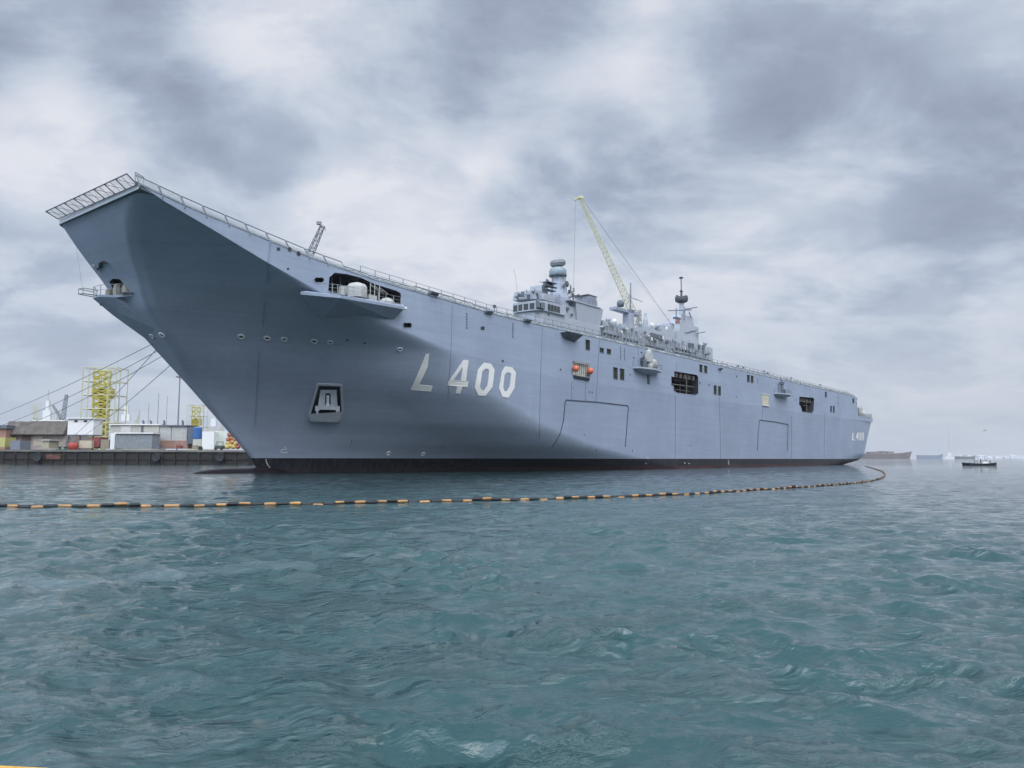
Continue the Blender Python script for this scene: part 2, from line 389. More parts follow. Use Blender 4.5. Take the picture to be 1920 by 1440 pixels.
def upper_side():
    b = MB()
    top = [(s_, zd(s_)) for s_ in [.15, 1, 2.2, 4.6, 6.7, 9, 12, 15, 17.6, 21, 25.3, 31, 38, 42, 47, 120, 213.5]]
    outer = top+[(213.5, 20), (214.6, 14.4), (231, 14.3), (231, 13.1)]+[(s_, zk(s_)) for s_ in [200, 120, 90, 60, 49.3, 43, 37.6, 33, 28.9, 23, 18.4, 15, 12.2, 9, 6.7, 4.2, 2.2, .9]]
    outer = [p for i, p in enumerate(outer) if i == 0 or p != outer[i-1]]
    loops = [outer]+[[on(x, y) for x, y in h] for h, _ in holes+small]
    tr = tessellate_polygon([[Vector((a, c, 0)) for a, c in lp] for lp in loops])
    flat = [(a, 16.0, c) for lp in loops for a, c in lp]
    b.add(flat, [tuple(t_) for t_ in tr])
    return b, loops
hb = hull_below(); ub, loops = upper_side()
bvh = BVHTree.FromPolygons([Vector(v_) for v_ in hb.v+ub.v], hb.f+[tuple(i+len(hb.v) for i in f_) for f_ in ub.f])
def hit(px, py, off=0.0):
    c, d = sray(px, py); r_ = bvh.ray_cast(c, d.normalized())
    if r_[0] is None:
        s_, z_ = on(px, py, 16.0); return Vector((s_, 16+off, z_)), Vector((0, 1, 0))
    n_ = r_[1]
    if n_.dot(d) > 0: n_ = -n_
    return r_[0]+n_*off, n_
# anchor pocket and mooring-deck opening are cut into the plating
ANCH = [(595.5, 719.5), (640, 721.5), (642.5, 771), (637, 788), (581, 786), (579, 780)]
BOWH = [(205, 528), (212, 522.5), (224, 523.5), (233, 533), (243, 546), (244, 553), (217, 553)]
def cut(me, poly, depth):
    bm = bmesh.new(); bm.from_mesh(me)
    P3 = [hit(x, y)[0] for x, y in poly]; nn = Vector((0, 0, 0))
    for x, y in poly: nn += hit(x, y)[1]
    nn.normalize(); c = sum(P3, Vector())/len(P3)
    pl = []
    for a, b_ in zip(P3, P3[1:]+P3[:1]):
        nv = (b_-a).cross(nn).normalized()
        if nv.dot(c-a) > 0: nv = -nv
        pl.append((a, nv))
    rad = max((p-c).length for p in P3)+1.5
    L_ = lambda v_: Vector((v_.x, v_.y, v_.z))
    for a, nv in pl:
        fs = [f for f in bm.faces if (f.calc_center_median()-c).length < rad]
        ge = list({e for f in fs for e in f.edges})+list({v_ for f in fs for v_ in f.verts})+fs
        bmesh.ops.bisect_plane(bm, geom=ge, plane_co=a, plane_no=nv, dist=1e-5)
    rm = [f for f in bm.faces if (f.calc_center_median()-c).length < rad and all((f.calc_center_median()-a).dot(nv) < 1e-4 for a, nv in pl)]
    bmesh.ops.delete(bm, geom=rm, context='FACES'); bm.to_mesh(me); bm.free()
    return P3, nn
me = bpy.data.meshes.new('hull'); me.from_pydata([tuple(v_) for v_ in hb.v], [], hb.f)
AP, AN = cut(me, ANCH, 1); BP, BN = cut(me, BOWH, 1)
bm = bmesh.new(); bm.from_mesh(me)
o0 = len(bm.verts); vv = [bm.verts.new(v_) for v_ in ub.v]
for f_ in ub.f:
    try: bm.faces.new([vv[i] for i in f_])
    except ValueError: pass
for v_ in bm.verts: v_.co.y = -v_.co.y
nb = len(hb.f)
for f_ in bm.faces:
    n_ = f_.normal; f_.normal_update(); cc = f_.calc_center_median(); f_.smooth = True
    want = Vector((-.3, -1 if cc.y < .01 else 1, 0))
    if cc.x > 195 and abs(f_.normal.x) > .8: want = Vector((1, 0, 0))
    if f_.normal.dot(want) < 0: f_.normal_flip()
bm.to_mesh(me); bm.free(); me.materials.append(HULL)
hull = bpy.data.objects.new('hull', me); COL.objects.link(hull); hull.parent = ship
def pocket(P3, nn, depth, shrink=1.0, shift=Vector((0, 0, 0))):
    b = MB(); c = sum(P3, Vector())/len(P3); n = len(P3)
    Q = [c+(p-c)*shrink-nn*depth+shift for p in P3]
    b.add(P3+Q, [(i, (i+1) % n, n+(i+1) % n, n+i) for i in range(n)]+[tuple(range(n, 2*n))]); return b
part(pocket(AP, AN, 1.3, .9, Vector((0, 0, -.15))), 'anchor_recess', mat('recess_shade', (.10, .12, .17), .6))  # recess coloured darker navy, its shade put into the material
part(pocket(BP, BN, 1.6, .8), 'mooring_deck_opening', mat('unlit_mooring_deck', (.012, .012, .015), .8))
def strip(px, w, off=.03, th=.03):            # a raised band laid along the hull through photo points
    b = MB()
    pts = []
    for (a, c), (e, f) in zip(px, px[1:]):
        n = max(1, int(math.hypot(e-a, f-c)/12))
        pts += [(a+(e-a)*i/n, c+(f-c)*i/n) for i in range(n)]
    pts.append(px[-1]); H_ = [hit(*p) for p in pts]
    for (a, n1_), (c, n2_) in zip(H_, H_[1:]):
        d = (c-a).normalized(); s1 = n1_.cross(d).normalized()*w/2; s2 = n2_.cross(d).normalized()*w/2
        if (s1).dot(s2) < 0: s2 = -s2
        b.hexa(a-s1-n1_*.05, a+s1-n1_*.05, c+s2-n2_*.05, c-s2-n2_*.05, a-s1+n1_*(off+th), a+s1+n1_*(off+th), c+s2+n2_*(off+th), c-s2+n2_*(off+th))
    return b
def drape(lps, th=.10, off=0.0):              # a flat shape standing on the plating
    def dens(lp):
        o = []
        for (a, c), (e, f) in zip(lp, lp[1:]+lp[:1]):
            n = max(1, int(math.hypot(e-a, f-c)/5)); o += [(a+(e-a)*i/n, c+(f-c)*i/n) for i in range(n)]
        return o
    lps = [dens(lp) for lp in lps]
    tr = tessellate_polygon([[Vector((x, y, 0)) for x, y in lp] for lp in lps])
    H_ = [hit(x, y) for lp in lps for x, y in lp]
    b = MB(); n = len(H_); b.add([p+n_*(th+off) for p, n_ in H_]+[p-n_*.05 for p, n_ in H_], [tuple(t_) for t_ in tr])
    o = 0
    for lp in lps:
        m_ = len(lp)
        for i in range(m_): b.f.append((o+i, o+(i+1) % m_, n+o+(i+1) % m_, n+o+i))
        o += m_
    return b
def offp(lp, d):
    c = np.mean(lp, axis=0); return [(x+(x-c[0])/max(1, abs(x-c[0]))*d, y+(y-c[1])/max(1, abs(y-c[1]))*d) for x, y in lp]
# raised lip round the anchor recess, lower apron, the anchor itself
b = MB()
for a, c in zip(AP, AP[1:]+AP[:1]):
    d = (c-a).normalized(); o_ = d.cross(AN).normalized()*.13
    b.hexa(a-o_-AN*.1, a+o_-AN*.1, c+o_-AN*.1, c-o_-AN*.1, a-o_+AN*.16, a+o_+AN*.16, c+o_+AN*.16, c-o_+AN*.16)
part(b, 'anchor_recess_frame', SGREY)
def ap(x, y, off): return hit(x, y)[0]*0+ (lambda c_, d_: c_+d_*((AP[0]+AN*off-c_).dot(AN)/d_.dot(AN)))(*sray(x, y))
def aslab(px, o0_, o1_): 
    b = MB(); n = len(px); b.add([ap(x, y, o0_) for x, y in px]+[ap(x, y, o1_) for x, y in px], [tuple(range(n-1, -1, -1)), tuple(range(n, 2*n))]+[(i, (i+1) % n, n+(i+1) % n, n+i) for i in range(n)]); return b
part(aslab([(580, 780), (584, 776), (642, 772), (637, 787.5), (632, 792), (581, 790)], -.5, .45), 'anchor_recess_apron', SGREY)
ANCM = mat('anchor_paint', (.85, .90, .96), .45)
anc = part(aslab([(601, 731), (631, 731), (633, 763), (596, 762)], -.95, -.62), 'anchor', ANCM)
b = aslab([(591, 761), (637, 761.5), (637, 772), (632, 770), (626, 768.5), (600, 768), (596, 772), (591, 771)], -.6, .15)
c_ = aslab([(612.3, 741), (617, 741), (617.5, 762), (612, 762)], -.62, -.2); b.add(c_.v, c_.f)
for xx in (595, 632): c2 = aslab([(xx-2, 770), (xx+2, 770), (xx+1.5, 776), (xx-1.5, 776)], -.2, .1); b.add(c2.v, c2.f)
b.build('anchor_fluke', ANCM, anc, xf=xf)
aslab([(610, 739.5), (612, 737.5), (618, 737.5), (620, 739.5), (620, 758), (617.5, 758), (617.5, 741), (612, 741), (612, 758), (610, 758)], -.64, -.58).build('anchor_chain_slot', BLK, anc, xf=xf)
# hull number L 400
def q4(l): return [(540+x/4, 640+y/4) for x, y in l]
NUM = [[q4([(1033, 96), (1057, 96), (1046, 190), (1015, 258), (982, 325), (1083, 335), (1072, 375), (918, 362), (950, 295), (985, 215)])],
       [q4([(1318, 139), (1351, 142), (1333, 297), (1352, 300), (1345, 344), (1306, 340), (1290, 391), (1256, 387), (1268, 337), (1196, 328), (1204, 302)]), q4([(1309, 190), (1295, 296), (1238, 292)])],
       [q4([(1470, 160), (1520, 168), (1548, 212), (1532, 340), (1478, 408), (1425, 404), (1400, 350), (1424, 215)]), q4([(1478, 205), (1500, 208), (1508, 228), (1496, 335), (1470, 368), (1450, 362), (1438, 340), (1455, 225)])],
       [q4([(1630, 187), (1680, 196), (1708, 235), (1696, 350), (1652, 424), (1605, 415), (1582, 355), (1604, 228)]), q4([(1640, 232), (1662, 235), (1672, 252), (1662, 340), (1640, 378), (1620, 372), (1612, 345), (1622, 250)])]]
for l_, nm in zip(NUM, ('letter L', 'number 4', 'first number 0', 'second number 0')):
    part(drape(l_, .06), 'hull_character', NUMW)
for l_ in ([[(1598.5, 811), (1600, 811), (1599.4, 823.5), (1602.6, 824), (1602.5, 826), (1597, 825.5)]],
           [[(1608.3, 810.5), (1609.6, 810.5), (1609.2, 820), (1610.2, 820.2), (1610, 822), (1609, 822), (1608.8, 826), (1607.3, 826), (1607.6, 821.8), (1604.6, 821.3), (1604.8, 819.6)]],
           [[(1612, 811), (1614.6, 811), (1615, 814), (1614.6, 823), (1614, 826), (1611.8, 826), (1611.2, 823), (1611.5, 814)], [(1612.8, 813.6), (1613.6, 813.6), (1613.4, 823.4), (1612.6, 823.4)]],
           [[(1617, 811), (1619.3, 811), (1619.7, 814), (1619.2, 823), (1618.7, 826), (1616.7, 826), (1616.2, 823), (1616.5, 814)], [(1617.6, 813.6), (1618.4, 813.6), (1618.2, 823.4), (1617.4, 823.4)]]):
    part(drape(l_, .06), 'hull_character', WHITE)
def ringb(px, py, r, rt, n=18, off=.03, sq=1):
    p, n_ = hit(px, py); u = Vector((1, 0, 0)); u = (u-n_*u.dot(n_)).normalized(); w = n_.cross(u)
    b = MB(); vs = []; m_ = 8
    for i in range(n):
        a = 2*math.pi*i/n; c = p+n_*off+u*r*math.cos(a)+w*r*sq*math.sin(a); rd = u*math.cos(a)+w*math.sin(a)
        for j in range(m_): th = 2*math.pi*j/m_; vs.append(c+rd*rt*math.cos(th)+n_*rt*math.sin(th))
    b.add(vs, [(i*m_+j, ((i+1) % n)*m_+j, ((i+1) % n)*m_+(j+1) % m_, i*m_+(j+1) % m_) for i in range(n) for j in range(m_)])
    d = MB(); d.add([p+n_*(off+.02)+u*(r)*math.cos(2*math.pi*i/n)+w*r*sq*math.sin(2*math.pi*i/n) for i in range(n)], [tuple(range(n))])
    return b, d
for (x, y, r_) in [(452, 631, .30), (500.5, 634, .30), (533, 636, .28), (589, 639.5, .31), (619, 641.5, .27), (749.5, 655, .25), (285, 630, .22), (304, 628, .28)]:
    a, d = ringb(x, y, r_, .10, sq=.75); f_ = part(a, 'fairlead', mat('fairlead_steel', (.6, .64, .68), .4), smooth=True); d.build('fairlead_hole', BLK, f_, xf=xf)
for (x, y, r_) in [(651, 637, .14), (684, 643, .14), (942.5, 676.5, .16), (1051, 693, .16), (1188, 671, .17), (1181, 702.5, .16), (1312, 718, .22), (1329.5, 721.5, .22), (1110, 735.5, .12), (1105, 735, .12),
                   (1381, 706, .25), (1380, 744, .2), (1606, 755.5, .3), (1492, 750, .25), (1530, 757, .2), (543, 467.5, .22), (559.5, 475.5, .24), (1095, 815, .12), (1294, 835, .15), (189, 571, .12)]:
    a, d = ringb(x, y, r_, .03, 12); pt = part(d, 'porthole', BLK)
for (x, y, w, h) in [(522, 467, 6, 6), (540, 504, 4, 3.5), (905, 615.5, 7, 6.5), (1203, 661, 3, 3)]:
    part(drape([rect(x-w/2, y-h/2, x+w/2, y+h/2)], .02), 'scuttle', BLK)
# lips of the big openings, their inner rooms
FR = []
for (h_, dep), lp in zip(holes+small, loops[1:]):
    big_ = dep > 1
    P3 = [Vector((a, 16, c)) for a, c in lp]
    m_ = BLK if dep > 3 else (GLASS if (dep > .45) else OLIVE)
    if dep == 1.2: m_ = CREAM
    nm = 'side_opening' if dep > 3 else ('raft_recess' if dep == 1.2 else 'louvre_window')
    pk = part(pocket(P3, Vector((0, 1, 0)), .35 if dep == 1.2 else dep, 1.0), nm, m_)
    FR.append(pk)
    b = MB(); w = .10 if dep > .45 else .05; c = sum(P3, Vector())/len(P3)
    for a, e in zip(P3, P3[1:]+P3[:1]):
        d = (e-a).normalized(); o_ = Vector((0, 1, 0)).cross(d)*w
        if o_.dot(a-c) < 0: o_ = -o_
        b.hexa(a-d*w*.5, a-d*w*.5+o_, e+d*w*.5+o_, e+d*w*.5, *[q+Vector((0, .05, 0)) for q in (a-d*w*.5, a-d*w*.5+o_, e+d*w*.5+o_, e+d*w*.5)])
    b.build('opening_rim', HULL, pk, xf=xf)
    if dep < .5:        # louvre slats
        b = MB(); s_a, s_b = min(p.x for p in P3), max(p.x for p in P3); za, zb = min(p.z for p in P3)+.05, max(p.z for p in P3)-.1
        n = max(3, int((zb-za)/.22))
        for i in range(n):
            z_ = za+(zb-za)*(i+.5)/n; b.hexa((s_a+.04, 15.80, z_), (s_b-.04, 15.80, z_), (s_b-.04, 15.94, z_-.06), (s_a+.04, 15.94, z_-.06), (s_a+.04, 15.80, z_+.03), (s_b-.04, 15.80, z_+.03), (s_b-.04, 15.94, z_-.03), (s_a+.04, 15.94, z_-.03))
        b.build('slats', OLIVE, pk, xf=xf)
# pipes, frames and machinery inside the two side openings
b = MB()
for (x0, y0, x1, y1, p_) in [(1258, 720, 1310, 727, 15.2), (1262, 712, 1309, 718, 14.2), (1264, 730, 1309, 736, 14.5), (1287, 700, 1287, 740, 15.5), (1275, 698, 1275, 738, 14.0), (1299, 702, 1299, 740, 14.5), (1268, 700, 1300, 738, 13.0)]:
    (s1, z1), (s2, z2) = on(x0, y0, p_), on(x1, y1, p_); b.tube((s1, p_, z1), (s2, p_, z2), .11)
for i in range(6):
    s_, z_ = on(1266+i*8, 699+i*1.6, 15.3); b.lathe((s_, 15.3, z_-.9), [(.02, 0), (.38, .05), (.45, .5), (.38, .95), (.02, 1)], 10)
b.build('handling_gear', mat('dull_deck_machinery', (.13, .12, .11), .6, vary=.4, scale=3), FR[1], xf=xf)
b = MB()
for (x0, y0, x1, y1, p_) in [(1498, 752, 1526, 756, 15.3), (1512, 745, 1512, 772, 15.0), (1505, 760, 1526, 764, 14.6)]:
    (s1, z1), (s2, z2) = on(x0, y0, p_), on(x1, y1, p_); b.tube((s1, p_, z1), (s2, p_, z2), .14)
for i in range(5): s_, z_ = on(1500+i*5.5, 747+i, 15); b.lathe((s_, 15, z_-.8), [(.02, 0), (.5, .1), (.5, .9), (.02, 1)], 8)
b.build('handling_gear', MATS['dull_deck_machinery'], FR[2], xf=xf)
# raft recess: cream back, two orange floats, dark sill
for (x, y) in [(1079.5, 691), (1107, 695.5)]:
    s_, z_ = on(x, y, 16.4); 
    pr = [(.02, -.5)]+[(.5*math.cos(a), .5*math.sin(a)) for a in np.linspace(-1.4, 1.4, 9)]+[(.02, .5)]
    fl = part(MB().lathe((s_, 16.4, z_), pr, 14), 'orange_float', ORANGE, smooth=True)
b = MB(); (s1, z1), (s2, z2) = on(1075, 705), on(1103, 710.5); b.hexa((s1, 16, z1-.25), (s2, 16, z2-.25), (s2, 16.25, z2-.25), (s1, 16.25, z1-.25), (s1, 16, z1+.1), (s2, 16, z2+.1), (s2, 16.25, z2+.1), (s1, 16.25, z1+.1))
part(b, 'raft_sill', RUB)
b = MB(); (s1, z1), (s2, z2) = on(1076, 679), on(1103, 684); b.tube((s1, 16.1, z1), (s2, 16.1, z2), .07)
for i in range(7):
    x = 1080+i*3.6; s_, z_ = on(x, 690+i*.5, 15.7); b.box(s_-.12, s_+.12, 15.7, 15.82, z_-.9, z_+.6)
b.build('raft_gear', CANV, FR[3], xf=xf)
# cream ladder recess further aft
(s1, z1), (s2, z2) = on(1428.5, 739), on(1441, 761)
cr = part(MB().box(s1, s2, 16.0, 16.07, z2, z1), 'pale_door', CREAM)
b = MB(); b.box(s1-.1, s2+.1, 16.0, 16.25, z2-.15, z2); b.box(s1-.1, s2+.1, 16.0, 16.2, z1, z1+.12)
for i in range(4): b.box(s1+.3, s2-.5, 16.07, 16.12, z2+.5+i*.55, z2+.58+i*.55)
b.build('door_frame', WHITE, cr, xf=xf)
# louvre stacks painted dark, drain pipes, seams and the outlines of the side doors
for (x, y0, y1) in [(875, 586, 617), (961.5, 605, 634), (1163.5, 649, 674), (1171, 652, 676), (1420.5, 708, 720), (1571, 743, 758)]:
    b = MB(); n = 6
    for i in range(n):
        s_, z_ = on(x, y0+(y1-y0)*(i+.5)/n); h_ = abs(on(x, y0)[1]-on(x, y1)[1])/n
        b.box(s_-.13, s_+.13, 16.0, 16.04, z_-h_*.32, z_+h_*.32)
    part(b, 'vent_stack', mat('vent_shadow_paint', (.15, .18, .25), .6))
for px_, w in [([(848, 572), (846, 640)], .07), ([(846, 640), (843.5, 690), (840, 745)], .05), ([(1017, 614), (1014, 680), (1011, 822)], .06), ([(1124, 637), (1121, 690), (1117.5, 752)], .13), ([(1196.7, 652), (1196.5, 694)], .12), ([(507, 450), (505, 470), (502.5, 490)], .09),
               ([(502, 492), (501, 530)], .06), ([(496, 565), (494, 610)], .07), ([(486, 660), (478, 800)], .05), ([(1268.5, 680), (1268.5, 696)], .08), ([(1266, 742), (1266, 860)], .07), ([(1349, 745), (1351, 860)], .07),
               ([(1072, 716), (1071.5, 751)], .07), ([(1098, 716), (1097, 752)], .05), ([(1430, 762), (1428.5, 787)], .08), ([(1478, 722), (1478, 735)], .12), ([(1546, 775), (1545, 862)], .08), ([(1484, 780), (1484, 862)], .06), ([(1573, 742), (1571.5, 760)], .12)]:
    part(strip(px_, w), 'drain_pipe', mat('pipe_paint', (.24, .29, .39), .5))
DOORC = mat('door_seal', (.06, .075, .12), .7)
for px_, w in [([(1172, 838), (1174, 815), (1178, 764), (1176, 760.5), (1120, 754), (1062, 750), (1059.5, 753), (1056, 790), (1050, 813), (1043, 826), (1035, 838)], .16), ([(1476, 845), (1477.5, 796), (1452, 791), (1424, 787.5), (1421.5, 812), (1420, 845)], .2)]:
    part(strip(px_, w), 'side_door_outline', DOORC)
# little marks low on the side: bulb symbol, thruster rings, draught marks
b = strip([(539, 848.5), (529, 848.5), (526, 846), (527.5, 843.5), (531, 842.5), (534, 842.5)], .08, .0); c2 = strip([(534, 837), (537, 843)], .09, .0); b.add(c2.v, c2.f); part(b, 'bulb_mark', WHITE)
for x, y in [(728.5, 850), (793, 851)]:
    a, d = ringb(x, y, .28, .045); c2 = strip([(x-2.5, y+2.5), (x+2.5, y-2.5)], .07, .0); a.add(c2.v, c2.f); part(a, 'thruster_mark', WHITE)
b = MB()
for i, (x, y) in enumerate([(499, 862), (499.5, 865.5), (500.5, 868.5), (502, 872), (505, 875.5)]): c2 = drape([rect(x-1.1, y-.9, x+1.1, y+.9)], .03); b.add(c2.v, c2.f)
part(b, 'draught_marks', WHITE)
b = MB()
for (x, y) in [(1213, 859), (1215.5, 859), (1366, 864), (1366, 867), (1366, 870), (1284, 868), (1292, 869), (1211, 869)]: c2 = drape([rect(x-.9, y-.7, x+.9, y+.7)], .03); b.add(c2.v, c2.f)
part(b, 'draught_marks', WHITE)
b = MB()
for (x, y, w, h) in [(659, 828, 3, 7), (657, 837, 5, 3), (830, 838, 4, 6), (1118, 845, 3, 6), (1075, 727, 3, 3), (752, 822, 4, 2), (1186, 845, 2, 5)]:
    c2 = drape([[(x-w/2, y+h/2), (x+w/2-1, y-h/2), (x+w/2, y-h/2), (x-w/2+1, y+h/2)]], .03); b.add(c2.v, c2.f)
part(b, 'zinc_anodes', mat('anode_metal', (.13, .16, .22), .6))
# bulbous bow just awash
pr = [(.02, 0)]+[(1.55*math.sin(a)**.7, 5.6*(1-math.cos(a))) for a in np.linspace(.12, math.pi/2, 14)]+[(1.7, 14)]
b = MB().lathe((13.6, 0, -.95), [(r_, z_) for r_, z_ in pr], 24, (1, 0, 0))
part(b, 'bulbous_bow', mat('antifouling_red_black', (.022, .015, .018), .35, vary=.5, scale=.8), smooth=True)
# flight deck with ski-jump, its edge coaming
b = MB(); st = [.1, 2, 4.6, 8, 12, 17.6, 25.3, 38, 47, 80, 120, 160, 213.5]
pe = 15.96
for a, c in zip(st, st[1:]):
    ya, yb = -min(16, .2+a*.75), -min(16, .2+c*.75)
    b.hexa((a, pe, zd(a)-.25), (c, pe, zd(c)-.25), (c, yb, zd(c)-.25), (a, ya, zd(a)-.25), (a, pe, zd(a)+.06), (c, pe, zd(c)+.06), (c, yb, zd(c)+.06), (a, ya, zd(a)+.06))
part(b, 'flight_deck', DECKM)
b = MB()
for a, c in zip(st, st[1:]):
    if a >= 213: continue
    ca, cb = .62 if a < 40 else .45, .62 if c < 40 else .45
    b.hexa((a, 14.95, zd(a)), (c, 14.95, zd(c)), (c, 15.05, zd(c)), (a, 15.05, zd(a)), (a, 14.95, zd(a)+ca), (c, 14.95, zd(c)+cb), (c, 15.05, zd(c)+cb), (a, 15.05, zd(a)+ca))
part(b, 'deck_edge_coaming', mat('mid_grey_paint', (.24, .27, .33), .5))
b = MB().box(-.06, 0, .2, 15.9, 23.85, 24.28); part(b, 'deck_front_edge', SGREY)
b = MB().box(214.6, 231, -13.5, 15.9, 14.0, 14.3); part(b, 'stern_deck', DECKM)
b = MB().box(213.2, 213.5, -15.9, 15.9, 13, 20); part(b, 'stern_bulkhead', SGREY)
# safety nets: a frame of tube with netting in it, one after another along the deck edge
def rim(s_): return Vector((s_, 16.0, zd(s_)+.02))
edges = [on(x, y)[0] for x, y in [(262, 347), (305, 363), (347, 378), (388, 395), (430, 413), (468, 431), (507, 448), (544, 463), (580, 477), (615, 492), (650, 506)]]
while edges[-1] < 211: edges.append(edges[-1]+3.4)
for i, (a, c) in enumerate(zip(edges, edges[1:])):
    big_ = i < 10; hi, inn = (1.0, .72) if big_ else (.62, .5)
    if not big_ and random.random() < .12: hi += .2
    jit = 0 if big_ else random.uniform(-.08, .08)
    A, B_ = rim(a), rim(c-.12); A2 = A+Vector((0, -inn, hi+jit)); B2 = B_+Vector((0, -inn, hi+jit*.3))
    b = MB(); r_ = .045 if big_ else .05
    b.path([A, A2, B2, B_], r_, 5); b.tube(A, B_, .035, 4)
    if big_: b.tube(A+Vector((.0, .05, -.25)), A, .05, 5)
    else: b.tube(A, A2.lerp(B2, .5), .03, 4); b.tube(A2.lerp(B2, .5), B_, .03, 4)
    fr = part(b, 'safety_net_frame', DKGREY)
    k_ = (.97 if i < 2 else .6) if big_ else .95
    n_ = MB().add([A, B_, B_.lerp(B2, k_), A.lerp(A2, k_)], [(0, 1, 2, 3)]); n_.build('netting', NET, fr, xf=xf)
# bow net, standing out ahead of the flat end of the deck
A, B_ = Vector((-.15, 15.9, 24.2)), Vector((-.15, .1, 24.35)); O1, O2 = Vector((-1.05, 15.9, 24.85)), Vector((-1.15, -.2, 24.9))
b = MB(); b.path([A, O1, O2, B_, A], .055, 5); n = 8
for i in range(1, n): b.tube(A.lerp(B_, i/n), O1.lerp(O2, i/n), .05, 5)
for i in range(n):
    b.tube(A.lerp(B_, i/n), O1.lerp(O2, (i+1)/n), .022, 4)
    b.tube(A.lerp(B_, (i+.5)/n), O1.lerp(O2, (i+.5)/n), .022, 4)
fr = part(b, 'bow_net_frame', DKGREY)
MB().add([A, B_, O2, O1], [(0, 1, 2, 3)]).build('netting', NET, fr, xf=xf)
def thinnet():
    m = MATS['net'].copy(); m.name = 'open_safety_netting'
    for n_ in m.node_tree.nodes:
        if n_.bl_idname == 'ShaderNodeMapRange': n_.inputs[3].default_value = .9; n_.inputs[4].default_value = .72
    return m
fr.children[0].data.materials[0] = thinnet()
b = MB(); z_ = 24.25
b.path([(-.1, 15.4, z_), (-.1, 15.3, z_+1.15), (1.6, 13.2, z_+1.7), (1.6, 13.3, z_)], .04, 5); part(b, 'bow_lamp_frame', STEEL)
# ladder of guard rails along the deck edge
def rail(pts, h, name='guard_rail', nw=3, r=.03, par=None, m=None):
    b = MB()
    for i, p in enumerate(pts):
        p = Vector(p); b.tube(p, p+Vector((0, 0, h)), r*1.4, 5)
        if i:
            q = Vector(pts[i-1])
            for j in range(nw): z__ = h*(1-j/nw); b.tube(q+Vector((0, 0, z__)), p+Vector((0, 0, z__)), r*.7 if j else r*.9, 4)
    return b.build(name, m or STEEL, par or ship, xf=xf)
pts = []; s_ = 24.6
while s_ < 80: pts.append((s_, 14.7, zd(s_)+.1)); s_ += 2.1
rail(pts, 1.45, r=.032)
pts = [];
while s_ < 212: pts.append((s_, 14.7, zd(s_)+.1)); s_ += 2.4
rail(pts, 1.35, r=.035)
# cluttered gear along the edge walkway: lockers, hose reels, lights, life-raft canisters
for i in range(46):
    s_ = 44+i*3.6+random.uniform(-1, 1); 
    if s_ > 210: break
    k_ = random.random(); z0_ = zd(s_)+.05; p_ = random.uniform(13.6, 14.5)
    if k_ < .35:
        w, h_ = random.uniform(.3, .8), random.uniform(.5, 1.1); bx = MB().box(s_-w, s_+w, p_-.4, p_+.1, z0_, z0_+h_); part(bx, 'deck_locker', random.choice([SGREY, WHITE, DKGREY]))
    elif k_ < .7:
        bx = MB().lathe((s_-.7, p_, z0_+.55), [(.02, 0), (.3, .05), (.34, .3), (.34, 1.1), (.3, 1.35), (.02, 1.4)], 10, (1, 0, 0)); part(bx, 'raft_canister', random.choice([WHITE, CANV]))
    else:
        bx = MB(); bx.tube((s_, p_, z0_), (s_, p_, z0_+1.5), .05); bx.box(s_-.18, s_+.18, p_-.15, p_+.15, z0_+1.4, z0_+1.75); part(bx, 'deck_lamp', DKGREY)
for x, y in [(815, 553), (918, 588), (990, 604), (1352, 693)]:
    s_, z_ = on(x, y, 16.3); b = MB(); b.hexa((s_-.8, 16.0, z_), (s_+.8, 16.0, z_), (s_+.6, 16.4, z_+.1), (s_-.6, 16.4, z_+.1), (s_-.8, 16.0, z_+.3), (s_+.8, 16.0, z_+.3), (s_+.6, 16.5, z_+.3), (s_-.6, 16.5, z_+.3)); part(b, 'edge_light_box', DKGREY)
s_, z_ = on(1073, 631, 16.5)
part(MB().hexa((s_-1.6, 16, z_-.4), (s_+1.2, 16, z_-.7), (s_+.9, 17.2, z_+.1), (s_-1.4, 17.2, z_+.1), (s_-2.3, 16, z_+.35), (s_+1.8, 16, z_+.2), (s_+1.6, 17.4, z_+.35), (s_-2.0, 17.4, z_+.4)), 'walkway_sponson', DKGREY)
# big forward sponson under the boat bay
def w3(px, py, p): s_, z_ = on(px, py, p); return Vector((s_, p, z_))
T1, T2, T3 = w3(563.5, 552, 15.6), w3(640, 559, 19.4), w3(757, 580, 17.3)
t1, t2, t3 = w3(574, 545.5, 16.0), w3(640, 549, 16.0), w3(757, 571, 16.0)
L1, L3 = hit(601, 603, -.1)[0], hit(738, 600, -.1)[0]
T1u, T2u, T3u = [v_+Vector((0, 0, .28)) for v_ in (T1, T2, T3)]
b = MB(); b.add([T1, T2, T3, L1, L3, t1, t3, T1u, T2u, T3u, L1+Vector((0, -1, 0)), L3+Vector((0, -1, 0)), t1+Vector((0, -1.5, 0)), t3+Vector((0, -1.5, 0))],
             [(0, 1, 3), (1, 2, 4), (1, 4, 3), (0, 7, 8, 1), (1, 8, 9, 2), (7, 5, 6, 9, 8), (2, 9, 6, 4), (0, 3, 5, 7), (5, 3, 10, 12), (6, 4, 11, 13)])
sp = part(b, 'forward_sponson', HULL)
dk = (T1u.z+T3u.z)/2
def onrim(f):    # points along the sponson's outer rim
    a, c, e = T1u, T2u, T3u
    return a.lerp(c, f*2) if f < .5 else c.lerp(e, (f-.5)*2)
rl = [onrim(.27+f*.71)+Vector((0, -.12, 0)) for f in np.linspace(0, 1, 12)]
rail(rl, 1.05, 'sponson_rail', 3, .024, sp, mat('pale_rail_paint', (.38, .40, .41), .5))
c0 = w3(669, 552, 16.9); c0 = Vector((c0.x, 16.9, w3(669, 559, 16.9).z+.1))
pr = [(1.05, -.1), (1.12, .5), (1.1, 1.0), (.85, 1.35), (.35, 1.5), (.02, 1.5)]
